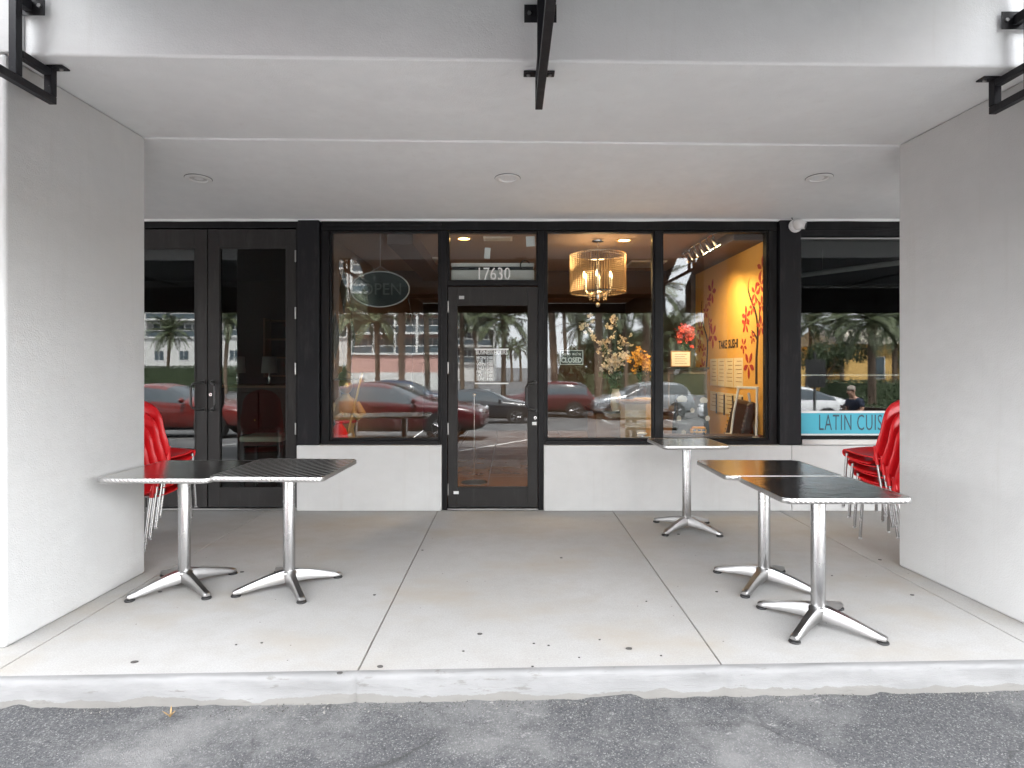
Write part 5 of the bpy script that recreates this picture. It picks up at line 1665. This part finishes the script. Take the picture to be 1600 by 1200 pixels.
for i, (px, py, di, sc, ph) in enumerate(((1290, 560, 42, .6, 'in front of the yellow villa'), (894, 566, 52, .62, 'behind the closed sign'), (940, 560, 66, 1.2, 'below the chandelier'), (975, 552, 60, 1.3, 'behind the white orchid'),
                                         (1012, 550, 64, 1.5, 'beside the middle window mullion'), (1050, 545, 55, 1.3, 'behind the red flowers'), (1424, 552, 48, 1.0, 'at the pier end of the neighbour window'), (1180, 555, 58, 1.4, 'over the yellow mural wall'),
                                         (1110, 552, 60, 1.4, 'behind the right pier'))):
    tree('bushy green tree reflected ' + ph, px, py, di, i, sc)
# clipped hedges
def hedge(label, px0, px1, dist, h):
    a_, c_ = M(px0, 572, dist), M(px1, 572, dist)
    gz = ground_z(a_.y)
    t = thing('clipped_hedge', label, 'hedge', ((a_.x + c_.x) / 2, a_.y, gz))
    hl = abs(c_.x - a_.x) / 2
    bxo('core', 'hedge_green', t, -hl + .1, hl - .1, -.45, .45, 0, h - .1)
    b = BM()
    def fn():
        f = random.random()
        x = random.uniform(-hl, hl)
        if f < .6: return Vector((x, .5 + random.gauss(0, .04), random.uniform(.02, h)))
        return Vector((x, random.uniform(-.5, .5), h + random.gauss(0, .05)))
    leaf_cloud(b, int(260 * hl * h), fn, .085)
    o = obj('leaves', b, 'hedge_green', t, recalc=False); o['kind'] = 'stuff'
hedge('long clipped hedge below the white flats', 180, 545, 58, 2.3)
hedge('clipped hedge along the yellow villa wall', 1285, 1480, 35, 1.5)
hedge('low clipped hedge at the kerb of the right hand road', 1255, 1420, 24, .75)
hedge('dark hedge closing the car park behind the palms', 860, 1130, 52, 1.7)

# white flats with balconies
def flats(label, d0, pxa, pxb, pod, nb, wallm, hgt, deep=16):
    a_ = M(pxa, 572, d0); c_ = M(pxb, 572, d0)
    y0 = a_.y
    t = thing('apartment_block', label, 'building', (0, y0, ground_z(y0)))
    x0, x1 = a_.x, c_.x
    bxo('wall', 'tower_white' if pod > 4 else wallm, t, x0, x1, -deep, 0, 0, pod); bxo('wall', wallm, t, x0, x1, -deep, -1.6, pod + .001, hgt)
    wd = (x1 - x0) / nb
    for k in range(nb):
        xa = x0 + k * wd
        if pod > 4:
            wn = bxo('window', 'tower_white', t, xa + wd * .3, xa + wd * .7, -.02, .06, pod * .47, pod * .72); bxo('pane', 'tower_glass', wn, xa + wd * .32, xa + wd * .49, .061, .075, pod * .485, pod * .705); bxo('pane', 'tower_glass', wn, xa + wd * .51, xa + wd * .68, .061, .075, pod * .485, pod * .705)
        for fl in range(5):
            z = pod + fl * 2.9
            for q in range(3):
                wn = bxo('window', 'tower_white', t, xa + wd * (.08 + .29 * q), xa + wd * (.34 + .29 * q), -1.62, -1.52, z + .25, z + 2.45)
                bxo('pane', 'tower_glass', wn, xa + wd * (.10 + .29 * q), xa + wd * (.32 + .29 * q), -1.519, -1.50, z + .35, z + 2.35)
        bxo('fin', 'tower_white', t, xa - .14, xa + .14, -1.6, .35, pod + .005, hgt)
    bxo('fin', 'tower_white', t, x1 - .14, x1 + .14, -1.6, .35, pod + .005, hgt)
    for fl in range(int((hgt - pod) / 2.9)):
        z = pod + fl * 2.9
        bxo('balcony_slab', 'tower_white', t, x0, x1, -1.599, .30, z + .002, z + .28)
        if fl < 5:
            rl = bxo('railing', 'tower_white', t, x0 + .2, x1 - .2, .16, .24, z + 1.20, z + 1.30)
            bxo('railing_glass', 'tower_glass', rl, x0 + .2, x1 - .2, .18, .21, z + .285, z + 1.195)
    bxo('roof', 'tower_white', t, x0 - .4, x1 + .4, -deep - .4, .6, hgt + .002, hgt + .6)
flats('white apartment block reflected in the double doors', 105, 190, 543, 7.2, 9, 'tower_white', 36)
flats('rose apartment block with white balcony grid reflected in the left window', 88, 549, 686, 4.0, 4, 'tower_rose', 30)
flats('grey apartment block end reflected in the shop door', 100, 694, 772, 2.6, 3, 'tower_white', 30)
# garden wall in front of it
p0, p1 = M(330, 572, 62), M(705, 572, 62)
tag(bxo('garden_wall', 'tower_white', None, p0.x, p1.x, p0.y - .1, p0.y + .1, ground_z(p0.y), ground_z(p0.y) + 1.7), 'low white rendered wall between the palms and the apartment blocks', 'wall')
# yellow villa
def villa():
    a_ = M(1318, 572, 46); y0 = a_.y; gz = ground_z(y0)
    t = thing('yellow_villa', 'low yellow rendered villa with pale roof', 'building', (a_.x, y0, gz))
    W_ = 15.0
    bxo('wall', 'villa_yellow', t, 0, W_, -8, 0, 0, 4.0); bxo('wall', 'villa_yellow', t, -5.5, -.01, -8, -1.5, 0, 2.7)
    b = BM(); extrude_outline(b, [(-.5, .6, 4.0), (-.5, -8.6, 4.0), (-.5, -4, 5.3)], (W_ + 1, 0, 0)); obj('roof', b, 'villa_roof', t)
    for x in (2.6, 6.6, 10.6):
        wn = bxo('window', 'tower_white', t, x - .5, x + .5, -.02, .05, 1.4, 3.1); bxo('pane', 'tower_glass', wn, x - .42, x + .42, .051, .065, 1.48, 3.02)
        rl = BM()
        for k in range(8): tube(rl, [(x - .6 + k * .17, .28, 1.2), (x - .6 + k * .17, .28, 2.0)], .012, 5)
        box(rl, x - .65, x + .65, .06, .32, 1.12, 1.2); obj('balcony_rail', rl, 'car_trim', wn)
villa()
# sign on a perforated post, seen from behind
def sign_post():
    p = M(1273, 572, 17.5); gz = ground_z(p.y)
    t = thing('sign_post', 'black backed sign on a perforated steel post in the car park', 'sign', (p.x, p.y, gz))
    b = BM(); box(b, -.03, .03, -.03, .03, 0, 2.3); obj('post', b, 'car_trim', t, bevel=.004)
    for k in range(26):
        b = BM(); tube(b, [(0, .0302, .12 + k * .05), (0, .032, .12 + k * .05)], .010, 8); obj('hole', b, 'grey_plastic', t)
    bxo('panel', 'car_trim', t, -.29, .29, .034, .044, 1.28, 2.08, .01)
sign_post()

# two people in the car park
def person(label, loc, rz, shirt, hair, phone, seated=False):
    t = thing('person', label, 'person', loc, rz)
    def skin_body(name, J, E, mat, parent, root=0, lv=2):
        me = bpy.data.meshes.new(name); me.from_pydata([j[0] for j in J], E, [])
        o = bpy.data.objects.new(name, me); COL.objects.link(o)
        md = o.modifiers.new('skin', 'SKIN'); md.use_smooth_shade = True
        sv = me.skin_vertices[0].data
        for i, j in enumerate(J):
            sv[i].radius = j[1]; sv[i].use_root = (i == root)
        s2 = o.modifiers.new('sub', 'SUBSURF'); s2.levels = lv; s2.render_levels = lv
        me.materials.append(MATS[mat]); o.parent = parent
        return o
    # faces local +y, head bent forward, hands together in front; sitting or standing
    def up(z): return z - (.50 if seated else 0)
    J = [((0, 0, up(.96)), (.15, .11)), ((0, -.01, up(1.12)), (.14, .10)), ((0, .02, up(1.30)), (.17, .11)), ((0, .05, up(1.42)), (.13, .09)), ((0, .10, up(1.50)), (.055, .055)), ((0, .15, up(1.58)), (.075, .09)), ((0, .18, up(1.68)), (.078, .095)),
         ((.19, .06, up(1.40)), (.058, .058)), ((.23, .06, up(1.16)), (.045, .045)), ((.10, .30, up(1.12)), (.035, .035)), ((.05, .37, up(1.14)), (.034, .022)),
         ((-.19, .06, up(1.40)), (.058, .058)), ((-.23, .06, up(1.16)), (.045, .045)), ((-.10, .30, up(1.12)), (.035, .035)), ((-.05, .37, up(1.14)), (.034, .022))]
    for sx in (1, -1):
        if seated: J += [((sx * .10, .10, .46), (.092, .085)), ((sx * .12, .46, .48), (.062, .065)), ((sx * .12, .47, .09), (.042, .045)), ((sx * .12, .58, .045), (.042, .035))]
        else: J += [((sx * .10, 0, .86), (.092, .095)), ((sx * .11, .02, .48), (.062, .065)), ((sx * .11, -.01, .09), (.042, .045)), ((sx * .12, .10, .045), (.042, .035))]
    E = [(0, 1), (1, 2), (2, 3), (3, 4), (4, 5), (5, 6), (3, 7), (7, 8), (8, 9), (9, 10), (3, 11), (11, 12), (12, 13), (13, 14), (0, 15), (15, 16), (16, 17), (17, 18), (0, 19), (19, 20), (20, 21), (21, 22)]
    body = skin_body('body', J, E, 'skin', t)
    U = Vector((0, .05, up(0)))
    def q3(x, y, z): return Vector((x, y, z)) + U
    for s in (-1, 1):
        for k in range(4):
            b = BM(); x = s * (.035 + .006 * k); tube(b, [q3(x, .335, 1.15 - .018 * k), q3(x * .6, .365, 1.155 - .018 * k), q3(x * .1, .36, 1.165 - .018 * k)], [.009, .009, .007], 7); obj('finger', b, 'skin', body, smooth=True)
        b = BM(); tube(b, [q3(s * .045, .315, 1.165), q3(s * .03, .335, 1.195), q3(s * .012, .35, 1.205)], [.011, .010, .008], 7); obj('thumb', b, 'skin', body, smooth=True)
        b = BM(); ball(b, q3(s * .082, .10, 1.64), .028, 8, (.4, .8, 1.2)); obj('ear', b, 'skin', body, smooth=True)
        b = BM(); ball(b, q3(s * .032, .215, 1.655), .011, 8); obj('eye', b, 'car_trim', body, smooth=True)
    b = BM(); ball(b, q3(0, .232, 1.625), .018, 8, (.8, 1, 1.5)); obj('nose', b, 'skin', body, smooth=True)
    b = BM(); ball(b, q3(0, .210, 1.583), .022, 8, (1.2, .5, .3)); obj('mouth', b, 'petal_red', body, smooth=True)
    SJ = [((0, 0, up(.93)), (.168, .128)), (J[1][0], (.158, .118)), (J[2][0], (.185, .125)), ((0, .05, up(1.43)), (.135, .095)), (J[7][0], (.075, .075)), ((.215, .06, up(1.24)), (.066, .066)), (J[11][0], (.075, .075)), ((-.215, .06, up(1.24)), (.066, .066))]
    skin_body('shirt', SJ, [(0, 1), (1, 2), (2, 3), (3, 4), (4, 5), (3, 6), (6, 7)], shirt, t)
    TJ = [((0, 0, up(.97)), (.155, .118))] + [(J[k][0], r_) for k, r_ in ((15, (.105, .100)), (16, (.078, .082)), (17, (.060, .064)), (19, (.105, .100)), (20, (.078, .082)), (21, (.060, .064)))]
    skin_body('trousers', TJ, [(0, 1), (1, 2), (2, 3), (0, 4), (4, 5), (5, 6)], 'trousers', t)
    for k in (18, 22):
        c0 = Vector(J[k][0]); b = BM(); ball(b, (c0.x, c0.y - .04, .045), .06, 10, (.85, 2.0, .75)); obj('shoe', b, 'car_trim', t, smooth=True)
    b = BM(); ball(b, q3(0, .105, 1.695), .103, 14, (.92, 1.0, .82))
    bmesh.ops.delete(b, geom=[v for v in b.verts if v.co.z < up(1.66) and v.co.y > .11], context='VERTS'); obj('hair', b, hair, t, smooth=True, recalc=True)
    if phone: bxo('phone', 'car_trim', t, -.035, .035, .375, .385, up(1.12), up(1.26), .004)
    return t
p = M(1338, 572, 15.2)
person('seated person in a dark shirt looking down at a phone above the blue band', (p.x, p.y, ground_z(p.y)), R(72), 'shirt_navy', 'hair_grey', True, True)
t = thing('park_bench', 'dark slatted bench under the seated person in the car park', 'bench', (p.x, p.y, ground_z(p.y)), R(72))
for k in range(4): bxo('slat', 'wood_dark', t, -.75, .75, -.22 + k * .105, -.13 + k * .105, .34, .372, .004)
for k in range(3): bxo('back_slat', 'wood_dark', t, -.75, .75, -.29, -.262, .46 + k * .10, .54 + k * .10, .004)
for x in (-.65, .65):
    b = BM(); tube(b, [(x, .15, .0), (x, .17, .335)], .02, 8); obj('leg', b, 'car_trim', t); b = BM(); tube(b, [(x, -.22, .0), (x, -.2, .34), (x, -.27, .46), (x, -.30, .78)], .02, 8); obj('leg', b, 'car_trim', t)
p = M(566, 572, 20.5)
person('person in a pale shirt with white hair, reflected behind the red coupe', (p.x, p.y, ground_z(p.y) - .02), R(160), 'shirt_pale', 'cap_white', False)
